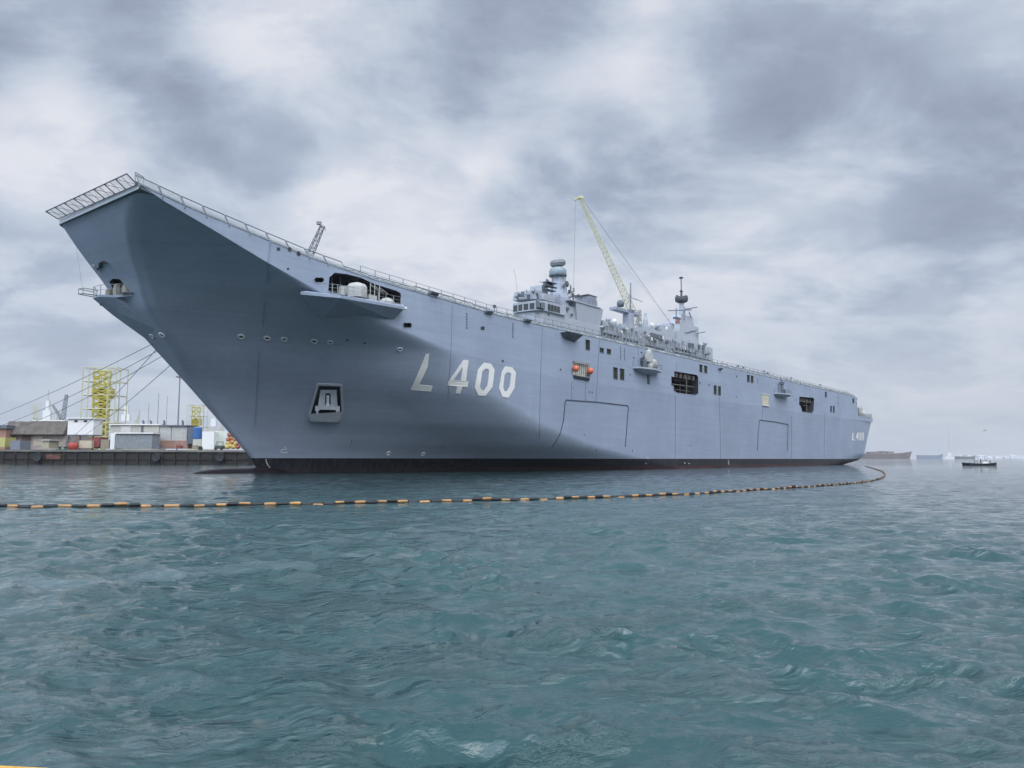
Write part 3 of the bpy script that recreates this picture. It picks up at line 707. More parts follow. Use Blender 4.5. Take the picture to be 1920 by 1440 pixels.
g_ = MB().lathe(c0, pr, 9); cv = g_.build('gun_cover', CANV, sp, xf=xf)
c1 = w3(725, 573, 16.4); MB().lathe(c1, [(.9, -.2), (.9, .35), (.6, .7), (.2, .85), (.02, .85)], 8).build('gun_cover', CANV, sp, xf=xf)
b = MB(); c1 = w3(695, 562, 16.9); b.box(c1.x-.5, c1.x+.6, c1.y-.3, c1.y+.3, c1.z-.1, c1.z+.45)
for x in (694, 702, 711): q = w3(x, 563+(x-694)*.3, 16.2); b.tube(q, q+Vector((0, 0, 1.9)), .05); b.tube(q+Vector((0, 0, 1.7)), q+Vector((1.2, 0, 1.2)), .04)
b.build('sponson_davit', CANV, sp, xf=xf)
b = MB()
for x in (640, 648): q = w3(x, 553, 16.2); b.box(q.x-.2, q.x+.2, q.y-.2, q.y+.2, q.z, q.z+.9)
b.build('sponson_locker', CANV, sp, xf=xf)
q = w3(760, 578, 17.0); MB().lathe(q, [(.02, -.18), (.22, -.1), (.22, .1), (.02, .18)], 8).build('sponson_lamp', WHITE, sp, xf=xf)
# bay interior: inclined boat davit frames
b = MB()
for x in range(622, 750, 16):
    (s1, z1), (s2, z2) = on(x, 519+(x-622)*.22, 14.6), on(x, 548+(x-622)*.2, 14.6); b.tube((s1, 14.6, z1+.4), (s2, 14.6, z2-.2), .09)
b.build('davit_frame', DKGREY, FR[0], xf=xf)
# gun sponson amidships: platform, weapon under cover, strut
def gunsponson(x0, x1, yd, name, big_=True):
    s1, z1 = on(x0, yd, 17.2); s2, z2 = on(x1, yd+(x1-x0)*.12, 17.2); z = (z1+z2)/2; m_ = (s1+s2)/2
    pl = [(s1, 16), (s1+.3, 17.2), (m_, 18.0), (s2-.3, 17.2), (s2, 16)]; lo = [(s1+(s2-s1)*.28, 15.9), (s1+(s2-s1)*.34, 16.2), (m_, 16.5), (s2-(s2-s1)*.34, 16.2), (s2-(s2-s1)*.28, 15.9)]
    b = MB().prism(lo, z-.75, z-.12, pl); b.prism(pl, z-.12, z+.12); o = part(b, name, SGREY)
    rail([(x, y-.1 if y > 16 else y, z+.12) for x, y in pl], 1.0, 'sponson_rail', 3, .03, o)
    return o, m_, z
o, m_, z = gunsponson(1199, 1244, 690, 'gun_sponson')
b = MB(); b.lathe((m_-.1, 16.9, z+.1), [(.5, 0), (.6, .5), (.45, 1.0), (.5, 1.3)], 12); b.box(m_-.9, m_+.3, 16.4, 17.3, z+1.2, z+2.7); b.lathe((m_-.3, 16.85, z+2.6), [(.5, 0), (.5, .4), (.3, .7), (.02, .75)], 10)
b.lathe((m_+1.0, 16.8, z+.9), [(.02, -.5), (.6, -.45), (.8, 0), (.7, .6), (.3, 1.0), (.02, 1.05)], 12); b.box(m_+1.3, m_+2.2, 16.4, 17.0, z+.9, z+1.8)
b.build('covered_gun', CANV, o, xf=xf)
b = MB(); b.lathe((m_-1.4, 16.6, z+.1), [(.35, 0), (.4, 1.3), (.3, 1.6), (.02, 1.65)], 10); b.box(m_-1.9, m_-.9, 16.2, 16.6, z+1.3, z+1.9); b.box(m_+.9, m_+2.0, 16.5, 17.2, z+.1, z+.8); b.tube((m_-1.4, 16.6, z+1.5), (m_-2.6, 17.1, z+1.9), .07)
b.build('gun_mount', DKGREY, o, xf=xf)
(s1, z1), (s2, z2) = on(1213.5, 699), on(1217.5, 720.5); b = MB().box(s1, s2, 16.0, 16.1, z2, z1); b.build('support_strut', DOORC, o, xf=xf)
o, m_, z = gunsponson(1461, 1485, 738, 'small_gun_sponson')
b = MB(); b.lathe((m_-1.2, 16.8, z+.1), [(.35, 0), (.3, 2.0), (.55, 2.2), (.55, 2.7), (.02, 2.8)], 10); b.tube((m_-1.2, 16.9, z+2.5), (m_-3, 17.2, z+3.4), .08); b.box(m_+.3, m_+1.2, 16.3, 16.9, z+.1, z+1.2)
b.build('gun_mount', DKGREY, o, xf=xf)
# stern platform with gear
s1, z1 = on(1613, 777); b = MB().box(229, 233.5, 8, 15.4, 14.3, 14.75); b.prism([(229, 8), (229, 15.4), (231, 15.4), (231, 8)], 13.3, 14.3, [(229, 8), (229, 15.4), (233.3, 15.2), (233.3, 8)]); sp2 = part(b, 'stern_platform', SGREY)
b = MB(); b.box(219, 222.5, 13.0, 15.3, 14.3, 17.2); b.lathe((227, 14.0, 14.3), [(1.2, 0), (1.2, 1.4), (.8, 2.2), (.02, 2.4)], 12); b.tube((224, 14.5, 14.3), (224, 14.5, 17.6), .15)
b.build('covered_gun', CANV, sp2, xf=xf)
rail([(s_, 15.5, 14.4) for s_ in np.linspace(215.5, 230.5, 9)]+[(233.2, 15.2, 14.75), (233.2, 9, 14.75)], 1.1, 'guard_rail', 3, .05)
b = MB().box(213.5, 216.8, 6, 15.5, 19.4, 20.0); b.prism([(213.5, 6), (213.5, 15.5), (214, 15.5), (214, 6)], 18.2, 19.4, [(213.5, 6), (213.5, 15.5), (216.6, 15.4), (216.6, 6)]); part(b, 'stern_deck_overhang', SGREY)
part(MB().add([Vector((213.5, 15.5, 20)), Vector((218.5, 15.3, 20.5)), Vector((218.5, 6, 20.5)), Vector((213.5, 6, 20))], [(0, 1, 2, 3)]), 'stern_net', NET)
# beak platform below the mooring opening
def q_(x, y, p): s_, z_ = on(x, y, p); return Vector((s_, p, z_))
A1 = Vector((3.7, .7, 17.4)); A1m = Vector((3.7, -.7, 17.4)); Bt = Vector((6.6, 5.2, 17.5)); Btm = Vector((7.5, -1.6, 17.5))
Md, Mdm = Vector((5.75, .75, 16.0)), Vector((5.75, -.75, 16.0)); Ct, Ctm = Vector((8.7, .9, 14.0)), Vector((8.9, .0, 13.9)); Bk, Bkm = Vector((8.3, 4.1, 14.5)), Vector((9.2, -.5, 14.2))
up3 = Vector((0, 0, .22)); b = MB()
A_ = Vector((4.6, 1.7, 17.35)); Ai = Vector((6.6, 2.2, 17.35)); C_1 = Vector((8.6, 3.3, 14.4)); Ci = Vector((9.6, 3.2, 14.4)); F1 = Vector((9.0, .2, 13.7))
b.add([A1, A1m, Md, Mdm, A_, C_1, F1, Ai, Ci, Bt, Btm, A1+up3, A1m+up3, A_+up3, Bt+up3, Btm+up3, Vector((9.5, 4.5, 17.6)), Vector((9.5, -1.2, 17.6)), Bkm],
      [(0, 1, 3, 2), (2, 3, 6), (0, 2, 4), (2, 5, 4), (2, 6, 5), (4, 5, 8, 7), (1, 10, 3), (3, 10, 18, 6), (0, 4, 13, 11), (4, 9, 14, 13), (1, 0, 11, 12), (10, 1, 12, 15), (11, 13, 14, 16, 17, 15, 12), (4, 7, 9)])
bk = part(b, 'bow_platform', HULL)
rail([(6.4, 5.2, 17.7), (5.4, 3.6, 17.65), (4.6, 2.2, 17.65), (3.8, .7, 17.65), (3.75, -.7, 17.65), (4.8, -2.5, 17.65)], .95, 'platform_rail', 2, .03, bk, MATS['pale_rail_paint'])
b = MB(); b.path([(3.8, .2, 17.6), (2.4, .2, 17.55), (2.3, -.6, 17.6), (3.8, -.9, 17.6)], .045); b.path([(3.8, .2, 18.1), (2.4, .2, 18.1), (2.3, -.6, 18.1), (3.8, -.9, 18.1)], .035)
for q in ((2.4, .2), (2.3, -.6)): b.tube((*q, 17.55), (*q, 18.1), .03)
b.build('platform_pulpit', STEEL, bk, xf=xf)
b = MB()
for (s_, p_, r_, h_) in [(5.15, 1.5, .5, 1.25), (5.5, 2.7, .55, 1.15), (4.7, .5, .35, .8)]: b.lathe((s_, p_, 17.6), [(r_, 0), (r_*1.05, h_*.5), (r_*.9, h_*.85), (r_*.4, h_), (.02, h_)], 9)
b.build('covered_winch', mat('dirty_canvas', (.42, .40, .33), .85, vary=.35, scale=5), bk, xf=xf)
b = MB(); b.tube((5.2, 3.4, 17.7), (6.6, 5.6, 17.6), .09); b.tube((4.8, 2.8, 17.75), (6.3, 5.2, 17.55), .07); b.build('boarding_pole', DKGREY, bk, xf=xf)
b = drape([[(188, 491.5), (194, 489), (203, 492.5), (193, 492.5), (191, 501), (185, 506), (184, 502), (188, 499)]], .2); part(b, 'bow_lamp_bracket', RUB)
b = MB(); p_, n_ = hit(176, 498); b.lathe(p_, [(.02, -.15), (.16, 0), (.02, .15)], 8); part(b, 'bow_lamp', WHITE)
b = MB(); p_ = Vector((1.6, .1, 22.0)); b.tube(p_, (2.35, .1, 18.1), .012, 4); part(b, 'hanging_line', STEEL)
# ------------------------------------------------------------------ island (superstructure) on the far, starboard side
PI_ = -9.0
def ib(b, x0, y0, x1, y1, p0=PI_, depth=6.0, lean_=0):
    s1, _ = on(x0, y0, p0); s2, _ = on(x1, y0, p0); z1 = on((x0+x1)/2, y0, p0)[1]; z0_ = on((x0+x1)/2, y1, p0)[1]
    return b.hexa((s1, p0-depth, z0_), (s2, p0-depth, z0_), (s2, p0, z0_), (s1, p0, z0_), (s1+lean_, p0-depth, z1), (s2-lean_, p0-depth, z1), (s2-lean_, p0-abs(lean_)*.3, z1), (s1+lean_, p0-abs(lean_)*.3, z1))
isl = MB()
sA = on(965.5, 570, -15.0)[0]; sB = on(1052, 577, -9)[0]
zt_ = on(1000, 562, -9)[1]; zb_ = on(1000, 578, -9)[1]
pf = [(sA+.0, -12.6), (sA+.25, -10.3), (sA+1.5, -9.1), (sB, -9), (sB+1, -9), (sB+1, -16), (sA+2.0, -16), (sA+.1, -15.2)]
isl.prism(pf, 20, zb_); isl.prism([(a-(.5 if i in (0, 1, 7) else 0), c+(.5 if i in (1, 2, 3, 4) else 0)) for i, (a, c) in enumerate(pf)], zb_, zt_+.25)
for zz_ in (25.6, 27.9): isl.prism([(a-.12*(i in (0, 1, 7)), c+.12*(i in (1, 2, 3, 4))) for i, (a, c) in enumerate(pf)], zz_, zz_+.15)
island = part(isl, 'island_superstructure', SGREY)
def isub(b, nm, m_, **k_): return b.build(nm, m_, island, xf=xf, **k_)
# bridge windows all round the front
def facet_windows(a, c, n, z0_, z1_, m_=GLASS):
    a, c = Vector((a[0], a[1], 0)), Vector((c[0], c[1], 0)); d = (c-a); nn = Vector((-d.y, d.x, 0)).normalized()
    if nn.y < 0 and abs(nn.y) > .1 or (abs(nn.y) <= .1 and nn.x > 0): nn = -nn
    for i in range(n):
        p, q = a+d*((i+.12)/n), a+d*((i+.88)/n)
        b = MB().hexa(*[Vector((*(v_+nn*o__).xy, z)) for z, lst in ((z0_, 0), (z1_, 0)) for v_, o__ in ((p, -.02), (q, -.02), (q, .05), (p, .05))])
        isub(b, 'bridge_window', m_)
zw0, zw1 = zb_+.25, zt_-.2
pw = [(sA-.4, -15.2), (sA-.5, -12.6), (sA-.25, -9.8), (sA+1.4, -8.6)]
facet_windows(pw[0], pw[1], 2, zw0, zw1); facet_windows(pw[1], pw[2], 2, zw0, zw1); facet_windows(pw[2], pw[3], 1, zw0, zw1)
gw = mat('grey_glass', (.13, .16, .19), .15)
sx = [on(x, 570, -8.5)[0] for x in (1003, 1012, 1023, 1027, 1032, 1038, 1044, 1050)]
facet_windows((sx[0], -8.5), (sx[2], -8.5), 2, zw0, zw1, gw); facet_windows((sx[3], -8.5), (sx[7], -8.5), 4, zw0, zw1)
# aft house with flared wing
b = MB(); s1, s2 = sB+1, on(1128, 590, -9)[0]; zz = on(1100, 583, -9)[1]; s3 = on(1082, 590, -9)[0]
b.prism([(s1, -9), (s2-.4, -9), (s2-.4, -16), (s1, -16)], 20, zz-2.4); b.prism([(s1, -9.4), (s3, -9.4), (s3, -16), (s1, -16)], zz-2.4, zz+.2)
b.prism([(s3, -9), (s2-.6, -9), (s2-.6, -16), (s3, -16)], zz-2.4, zz+1.2, [(s3-.8, -8.7), (s2+.2, -8.7), (s2+.9, -16), (s3-.8, -16)])
b.prism([(s3-3, -8.5), (s2-1.2, -8.5), (s2+1.0, -9.5), (s2+1.0, -16), (s3-3, -16)], zz+1.2, zz+1.4)
isub(b, 'deckhouse', SGREY)
rail([(s_, -8.6, zz+1.4) for s_ in np.linspace(s3-3, s2-2.4, 7)], 1.1, 'guard_rail', 3, .035, island)
b = MB(); ib(b, 1104, 556, 1119, 574, -10, 3.2, .1); isub(b, 'director_box', mat('mid_grey_paint', (.24, .27, .33), .5))
b = MB(); ib(b, 1106, 574, 1117, 578, -10.6, 2); ib(b, 1103, 553.6, 1120, 555, -10, 3.4); isub(b, 'director_pedestal', DKGREY)
# roof clutter over the bridge
b = MB()
for (x0, y0, x1, y1, p_) in [(984, 552, 996, 562, -12.5), (990, 549, 1003, 562, -12), (1001, 545, 1018, 562, -11), (1016, 539, 1028, 560, -12), (1018, 552, 1040, 564, -10), (986.5, 545, 988.5, 552, -11), (1016, 535, 1022, 541, -12), (1055, 566, 1072, 577, -10)]: ib(b, x0, y0, x1, y1, p_, 3)
isub(b, 'upper_houses', SGREY)
for (x0, y0, x1, y1, p_) in [(974, 551, 979, 556, -9.8), (981, 547, 983, 556, -9.8), (969, 555, 973, 559, -9.8), (999, 546, 1003, 548.5, -10.8), (1006, 549, 1009, 551, -10.8), (992, 552, 994.5, 560, -10.9), (973, 561, 981, 563, -9), (1008, 552, 1010, 560, -10.8), (1014, 551, 1016, 559, -10.8), (1056, 576, 1060, 580, -8.9), (1064, 576, 1068, 581, -8.9)]:
    b = MB(); ib(b, x0, y0, x1, y1, p_, .5); isub(b, 'roof_fitting', DKGREY)
b = MB()
for (x0, y0, x1, y1) in [(971, 563, 971, 548), (988, 550, 988, 543), (1002, 548, 1002, 541), (1023, 530, 1012, 528.5), (1019, 540, 1019, 529)]: (a_, z1), (c_, z2) = on(x0, y0, -10), on(x1, y1, -10); b.tube((a_, -10, z1), (c_, -10, z2), .07, 5)
isub(b, 'signal_spars', DKGREY)
b = MB(); (a_, z1), (m1, zm), (c_, z2) = on(970, 553, -9.5), on(967, 520, -9.5), on(963, 505, -9.5); b.path([(a_, -9.5, z1), (m1, -9.5, zm), (c_, -9.5, z2)], .03, 4); isub(b, 'whip_aerial', STEEL)
for f in np.linspace(0, 1, 2): pass
rail([(s_, -9.1, zt_+.25) for s_ in np.linspace(sA+2, sB, 9)], 1.05, 'guard_rail', 3, .03, island)
# main mast: tapering tower, drum with dark band, tilted 3D radar on top
def zc_(y, x=1046, p=-12): return on(x, y, p)[1]
sm = on(1046, 520, -12)[0]; px_m = on(1047, 520, -12)[0]-on(1046, 520, -12)[0]
b = MB(); zb0, zb1, zb2 = 27, zc_(545), zc_(519.5)
b.lathe((sm+.3, -12, 0), [(3.0, zb0), (2.35, zc_(560)), (1.75, zb1), (1.5, zc_(528)), (1.5, zb2)], 8)
isub(b, 'main_mast', mat('mast_blue_grey', (.32, .36, .44), .45))
b = MB(); b.lathe((sm, -12, 0), [(1.55, zb2), (1.80, zc_(516)), (1.80, zc_(508)), (1.6, zc_(504.5)), (1.2, zc_(502)), (.02, zc_(501))], 20); isub(b, 'radar_drum', mat('radome_grey', (.27, .34, .38), .5), smooth=True)
b = MB(); b.lathe((sm, -12, 0), [(1.83, zc_(518.6)), (1.86, zc_(517)), (1.86, zc_(516.4)), (1.80, zc_(516))], 20); isub(b, 'radar_band', DKGREY)
b = MB(); zR = zc_(493.5)
ax_ = Vector((-.25, .55, .22)).normalized()
vs = []
for (r_, h_) in [(.9, -.75), (1.45, -.55), (1.65, 0), (1.5, .5), (.9, .75)]:
    for i in range(14):
        a = 2*math.pi*i/14; vs.append((sm+(r_*1.02)*math.cos(a)+h_*.0, -12+r_*1.0*math.sin(a), zR+h_*1.02+.22*math.cos(a)))
b.add(vs, [(j*14+i, j*14+(i+1) % 14, (j+1)*14+(i+1) % 14, (j+1)*14+i) for j in range(4) for i in range(14)]+[tuple(range(14)), tuple(range(56, 70))])
b.box(sm-.4, sm+.4, -12.4, -11.6, zc_(502), zR-.5); isub(b, 'search_radar', mat('radar_grey', (.20, .23, .24), .6, vary=.35, scale=2.5))
b = MB()
for (x0, y0, x1, y1) in [(1056, 536, 1067, 533), (1049, 555, 1075, 547), (1068, 558, 1086, 552.5), (1030, 530, 1024, 524), (1070, 547, 1070, 535), (1062, 575, 1062, 556), (1077, 574, 1074, 552), (1100, 575, 1100, 570), (1030, 534, 1043, 541)]:
    (a_, z1), (c_, z2) = on(x0, y0, -10.6), on(x1, y1, -10.6); b.tube((a_, -10.6, z1), (c_, -10.6, z2), .16, 5)
for (x0, y0, x1, y1) in [(1024, 528, 1031, 538), (1031, 531, 1038, 536), (1058, 556, 1065, 570), (1060, 527, 1066, 537)]: ib(b, x0, y0, x1, y1, -10.8, .8)
isub(b, 'mast_platforms', DKGREY)
# middle group: director pedestal, pole mast, slim funnel stub
b = MB(); sp_ = on(1178, 590, -11)[0]; z5 = lambda y: on(1178, y, -11)[1]
b.lathe((sp_, -11, 0), [(1.5, 24), (1.35, z5(598)), (1.3, z5(588)), (1.6, z5(583))], 10); ib(b, 1155, 581, 1200, 586, -10.2, 1.8)
isub(b, 'director_tower', mat('mast_blue_grey', (1, 1, 1)))
b = MB(); s_ = on(1163.5, 578, -10.5)[0]; b.lathe((s_, -10.5, z5(581)), [(.7, 0), (.85, .5), (.8, 1.1), (.45, 1.5), (.02, 1.55)], 12); isub(b, 'director_ball', DKGREY, smooth=True)
b = MB(); (a_, z1), (c_, z2) = on(1182, 582, -11), on(1182.5, 530, -11); b.tube((a_, -11, z1), (c_, -11, z2), .22, 6, .14)
for (x0, y0, x1, y1) in [(1168, 584, 1184, 555), (1184, 558, 1197, 563), (1190, 560, 1205, 566), (1182, 550, 1176, 560)]: (a_, z1), (c_, z2) = on(x0, y0, -11), on(x1, y1, -11); b.tube((a_, -11, z1), (c_, -11, z2), .09, 4)
isub(b, 'pole_mast', STEEL)
b = MB(); s_ = on(1210.5, 610, -11)[0]; z6 = lambda y: on(1210, y, -11)[1]; b.lathe((s_, -11, 0), [(.8, 21), (.65, z6(622)), (.6, z6(600)), (.38, z6(594)), (.32, z6(587))], 8); b.tube((s_, -11, z6(603)), (s_+1.1, -11, z6(602)), .12); isub(b, 'exhaust_stack', SGREY)
# low houses between, with railings, lockers and ducts
b = MB()
for (x0, y0, x1, y1, p_, d_) in [(1130, 605, 1165, 640, -9.5, 6), (1165, 612, 1205, 650, -9.3, 6), (1205, 620, 1262, 662, -9.3, 6), (1216, 622, 1240, 640, -10, 4), (1240, 612, 1262, 640, -10.2, 4), (1262, 640, 1318, 665, -9.2, 6), (1300, 648, 1336, 672, -9.6, 5), (1222, 614, 1236, 624, -11, 3), (1256, 606, 1264, 616, -10.5, 2)]: ib(b, x0, y0, x1, y1, p_, d_)
isub(b, 'deckhouse', SGREY)
for i in range(40):
    x = 1128+i*5.2; y = 604+(x-1128)*.262+random.uniform(-5, 8); w, h_ = random.uniform(1.2, 3.5), random.uniform(2, 7)
    b = ib(MB(), x, y, x+w, y+h_, -8.9+random.uniform(-.3, .4), .6); isub(b, 'deck_fitting', random.choice([SGREY, SGREY, WHITE, WHITE, STEEL, mat('mid_grey_paint', (1, 1, 1))]))
pts = [(on(x, 607+(x-1128)*.262, -8.7)[0], -8.7, on(x, 607+(x-1128)*.262, -8.7)[1]-1.2) for x in range(1130, 1336, 9)]
rail(pts, 1.3, 'guard_rail', 3, .045, island)
rail([(p[0], -7.6, p[2]-2.2) for p in pts], 1.3, 'guard_rail', 3, .045, island)
b = MB()
for i in range(26):
    x = 1135+i*7.7; y = 612+(x-1128)*.262; s_, z_ = on(x, y, -8.4); b.tube((s_, -8.4, z_-1.5), (s_+random.uniform(-1, 1), -8.4, z_+random.uniform(.5, 1.8)), .06, 4)
isub(b, 'aerials', STEEL)
b = ib(MB(), 1222, 627, 1246, 634, -8.8, 1.0); isub(b, 'dark_hangar_opening', DKGREY)
for i, (x, y) in enumerate([(1140, 601), (1152, 604), (1200, 609), (1222, 611), (1233, 612), (1248, 618), (1322, 645)]):
    q = w3(x, y, -10.5); b = MB().lathe(q, [(.25, -1.8), (.25, -.4), (.55, -.2), (.62, .25), (.4, .65), (.02, .75)], 10); isub(b, 'small_radome', WHITE if i % 2 else SGREY, smooth=True)
for i in range(26):
    x = 1132+i*7.8+random.uniform(-3, 3); q = w3(x, 605+(x-1128)*.262, -9.6); h_ = random.uniform(1.2, 3.6)
    b = MB().tube(q-Vector((0, 0, 2)), q+Vector((0, 0, h_*.5)), .05, 4); 
    if i % 3 == 0: b.tube(q+Vector((-.6, 0, h_*.3)), q+Vector((.6, 0, h_*.3)), .04, 4)
    isub(b, 'aerial', STEEL)
for (x0, n, y) in [(1134, 5, 624), (1170, 5, 634), (1212, 6, 646), (1268, 5, 652)]:
    for j in range(n):
        b = ib(MB(), x0+j*6, y+j*1.5, x0+j*6+3, y+j*1.5+3.4, -9.15 if x0 < 1200 else -8.95, .3); isub(b, 'deckhouse_window', GLASS)
b = MB(); lattice(b, w3(1197, 612, -11), w3(1199, 582, -11), 1.1, .6, 8, .05, .035); isub(b, 'lattice_mast', STEEL)
b = MB()
for j in range(3): q = w3(1030+j*1.0, 545-j*7, -10.2); b.box(q.x-1.6, q.x+1.6, q.y-.6, q.y+.6, q.z, q.z+.12)
for (x, y) in [(1022, 548), (1026, 541), (1068, 560), (1074, 566), (1080, 570), (1090, 572), (1062, 545), (1058, 549)]: q = w3(x, y, -10.2); b.tube(q, q+Vector((0, 0, 1.7)), .06, 4); b.box(q.x-.25, q.x+.25, q.y-.2, q.y+.2, q.z+1.3, q.z+1.8)
isub(b, 'mast_sensors', DKGREY)
for (x, y, w, h_) in [(1072, 588, 3, 4), (1084, 590, 3, 4), (1098, 592, 4, 5), (1112, 594, 4, 5), (1006, 584, 2.5, 4), (1028, 588, 2.5, 4)]:
    b = ib(MB(), x, y, x+w, y+h_, -8.97, .2); isub(b, 'deckhouse_door', DKGREY)
# aft mast: faceted pyramid, drum platform, yards, topmast
ax0 = on(1264, 650, -9)[0]; ax1 = on(1314, 650, -9)[0]; zA = on(1290, 650, -9)[1]; cx_ = (on(1270, 595, -11)[0]+on(1303, 595, -11)[0])/2
am = lambda x, y: on(x, y, -11)
b = MB(); w1 = am(1274, 595)[0], am(1296, 595)[0]; z1 = am(1284, 592)[1]
b.hexa((ax0, -15.5, 22), (ax1, -15.5, 22), (ax1, -9, 22), (ax0, -9, 22), (w1[0], -13, z1), (w1[1], -13, z1), (w1[1], -10.5, z1), (w1[0], -10.5, z1))
b2 = am(1300, 612); s_e = am(1307, 612)[0]; b.box(w1[1]-2, s_e, -13.5, -10.6, 24, b2[1])
am_ = isub(b, 'aft_mast', SGREY)
b = MB(); s_ = am(1281, 560)[0]; zf = lambda y: am(1281, y)[1]
b.lathe((s_, -11.5, 0), [(.95, zf(600)), (.7, zf(585)), (.6, zf(568))], 8); isub(b, 'mast_trunk', SGREY)
b = MB(); b.lathe((s_, -11.5, 0), [(.7, zf(568)), (1.6, zf(565)), (1.75, zf(561)), (1.7, zf(557.5)), (.6, zf(556.5))], 14)
for i in range(7): a = i*.9; b.box(s_+1.4*math.cos(a)-.2, s_+1.4*math.cos(a)+.2, -11.5+1.4*math.sin(a)-.2, -11.5+1.4*math.sin(a)+.2, zf(558), zf(553+i % 3))
b.lathe((s_, -11.5, 0), [(.35, zf(557)), (.25, zf(548)), (.5, zf(546)), (.2, zf(543))], 8); isub(b, 'mast_top_platform', mat('sooty_grey', (.07, .08, .10), .6))
b = MB(); b.tube((s_, -11.5, zf(545)), (s_, -11.5, zf(521)), .13, 6); b.lathe((s_, -11.5, zf(522.5)), [(.15, 0), (.55, .15), (.62, .3), (.3, .5), (.02, .6)], 12); isub(b, 'topmast', MATS['sooty_grey'])
b = MB()
for (x0, y0, x1, y1) in [(1253, 582.5, 1296, 581), (1284, 580, 1307, 576), (1284, 600, 1284, 575), (1307, 625, 1322, 622.5), (1284, 624, 1308, 618), (1268, 608, 1268, 578), (1296, 596, 1292, 585)]:
    (a_, z1), (c_, z2) = on(x0, y0, -10), on(x1, y1, -10); b.tube((a_, -10, z1), (c_, -10, z2), .17, 5)
isub(b, 'mast_yards', mat('mid_grey_paint', (1, 1, 1)))
b = ib(MB(), 1268, 595, 1277, 598, -9.6, 1); isub(b, 'mast_lamp_platform', DKGREY)
b = ib(MB(), 1268, 598.5, 1275, 606, -9.4, .3); isub(b, 'mast_flag_panel', mat('faded_red', (.34, .18, .15), .6))
b = MB()
for x in (1292, 1298, 1310, 1318): ib(b, x, 643+(x-1292)*.18, x+3.5, 651+(x-1292)*.2, -8.9, .8)
isub(b, 'aft_fittings', DKGREY)
# ------------------------------------------------------------------ water
def water():
    az = np.r_[np.linspace(-180, -46, 46)[:-1], np.linspace(-46, -40, 13)[:-1], np.linspace(-40, 40, 1150), np.linspace(40, 46, 13)[1:], np.linspace(46, 180, 46)[1:]]*math.pi/180
    r = np.r_[np.geomspace(2.4, 260, 950), np.geomspace(270, 2000, 60), np.geomspace(2300, 30000, 12)]
    rr, aa = np.meshgrid(r, az, indexing='ij'); X = rr*np.sin(aa); Y = rr*np.cos(aa)
    dr = np.gradient(r)[:, None]*np.ones_like(aa); da = np.gradient(az)[None, :]*rr; sp_ = np.maximum(dr, da*.6)
    Z = np.zeros_like(X); DX = np.zeros_like(X); DY = np.zeros_like(X)
    N_ = 150
    lam = np.exp(rng.uniform(math.log(.14), math.log(2.2), N_)); th = R(72)+rng.normal(0, .7, N_)
    st_ = .040*np.where(lam > 1.0, (1.0/lam)**.95, 1)*np.where(lam > .45, (.45/lam)**.45, 1)*np.where(lam < .3, .8, 1)*rng.uniform(.5, 1.3, N_)*np.where(lam < .5, .75, 1)
    # gusts: patches where the chop is lower or higher
    E = np.zeros_like(X)
    for _ in range(9):
        le, te = rng.uniform(1.4, 6.5), rng.uniform(0, 3.14); E += np.cos(2*math.pi/le*(X*math.cos(te)*.6+Y*math.sin(te))+rng.uniform(0, 6.28))
    E = np.clip((E/3.0+.35)/1.5, 0, 1)**1.6
    G = .52+.62*E
    for l_, t_, s__ in zip(lam, th, st_):
        k_ = 2*math.pi/l_; A = s__/k_*1.75; ph = k_*(X*math.cos(t_)+Y*math.sin(t_))+rng.uniform(0, 6.28)
        f = np.clip((l_/sp_-2.2)/2.5, 0, 1)*(G if l_ < 1.2 else .6+.4*G)
        Z += A*f*np.cos(ph); DX -= A*f*.8*math.cos(t_)*np.sin(ph); DY -= A*f*.8*math.sin(t_)*np.sin(ph)
    X = X+DX; Y = Y+DY
    fd = np.clip((40-rr)/22, .4, 1); Z = Z*np.where(rr > 20, fd, 1)
    nr, na = X.shape; V = np.stack([X, Y, Z], -1).reshape(-1, 3)
    i = np.arange(nr-1)[:, None]*na+np.arange(na-1)[None, :]
    Q = np.stack([i, i+1, i+na+1, i+na], -1).reshape(-1, 4)[:, ::-1]
    me = bpy.data.meshes.new('sea_water'); me.vertices.add(len(V)); me.vertices.foreach_set('co', V.astype(np.float32).ravel())
    me.loops.add(Q.size); me.loops.foreach_set('vertex_index', Q.astype(np.int32).ravel())
    me.polygons.add(len(Q)); me.polygons.foreach_set('loop_start', (np.arange(len(Q))*4).astype(np.int32)); me.polygons.foreach_set('loop_total', np.full(len(Q), 4, np.int32))
    me.update(calc_edges=True); me.polygons.foreach_set('use_smooth', np.ones(len(Q), bool))
    o = bpy.data.objects.new('sea_water', me); COL.objects.link(o); return tag(o, kind='structure')
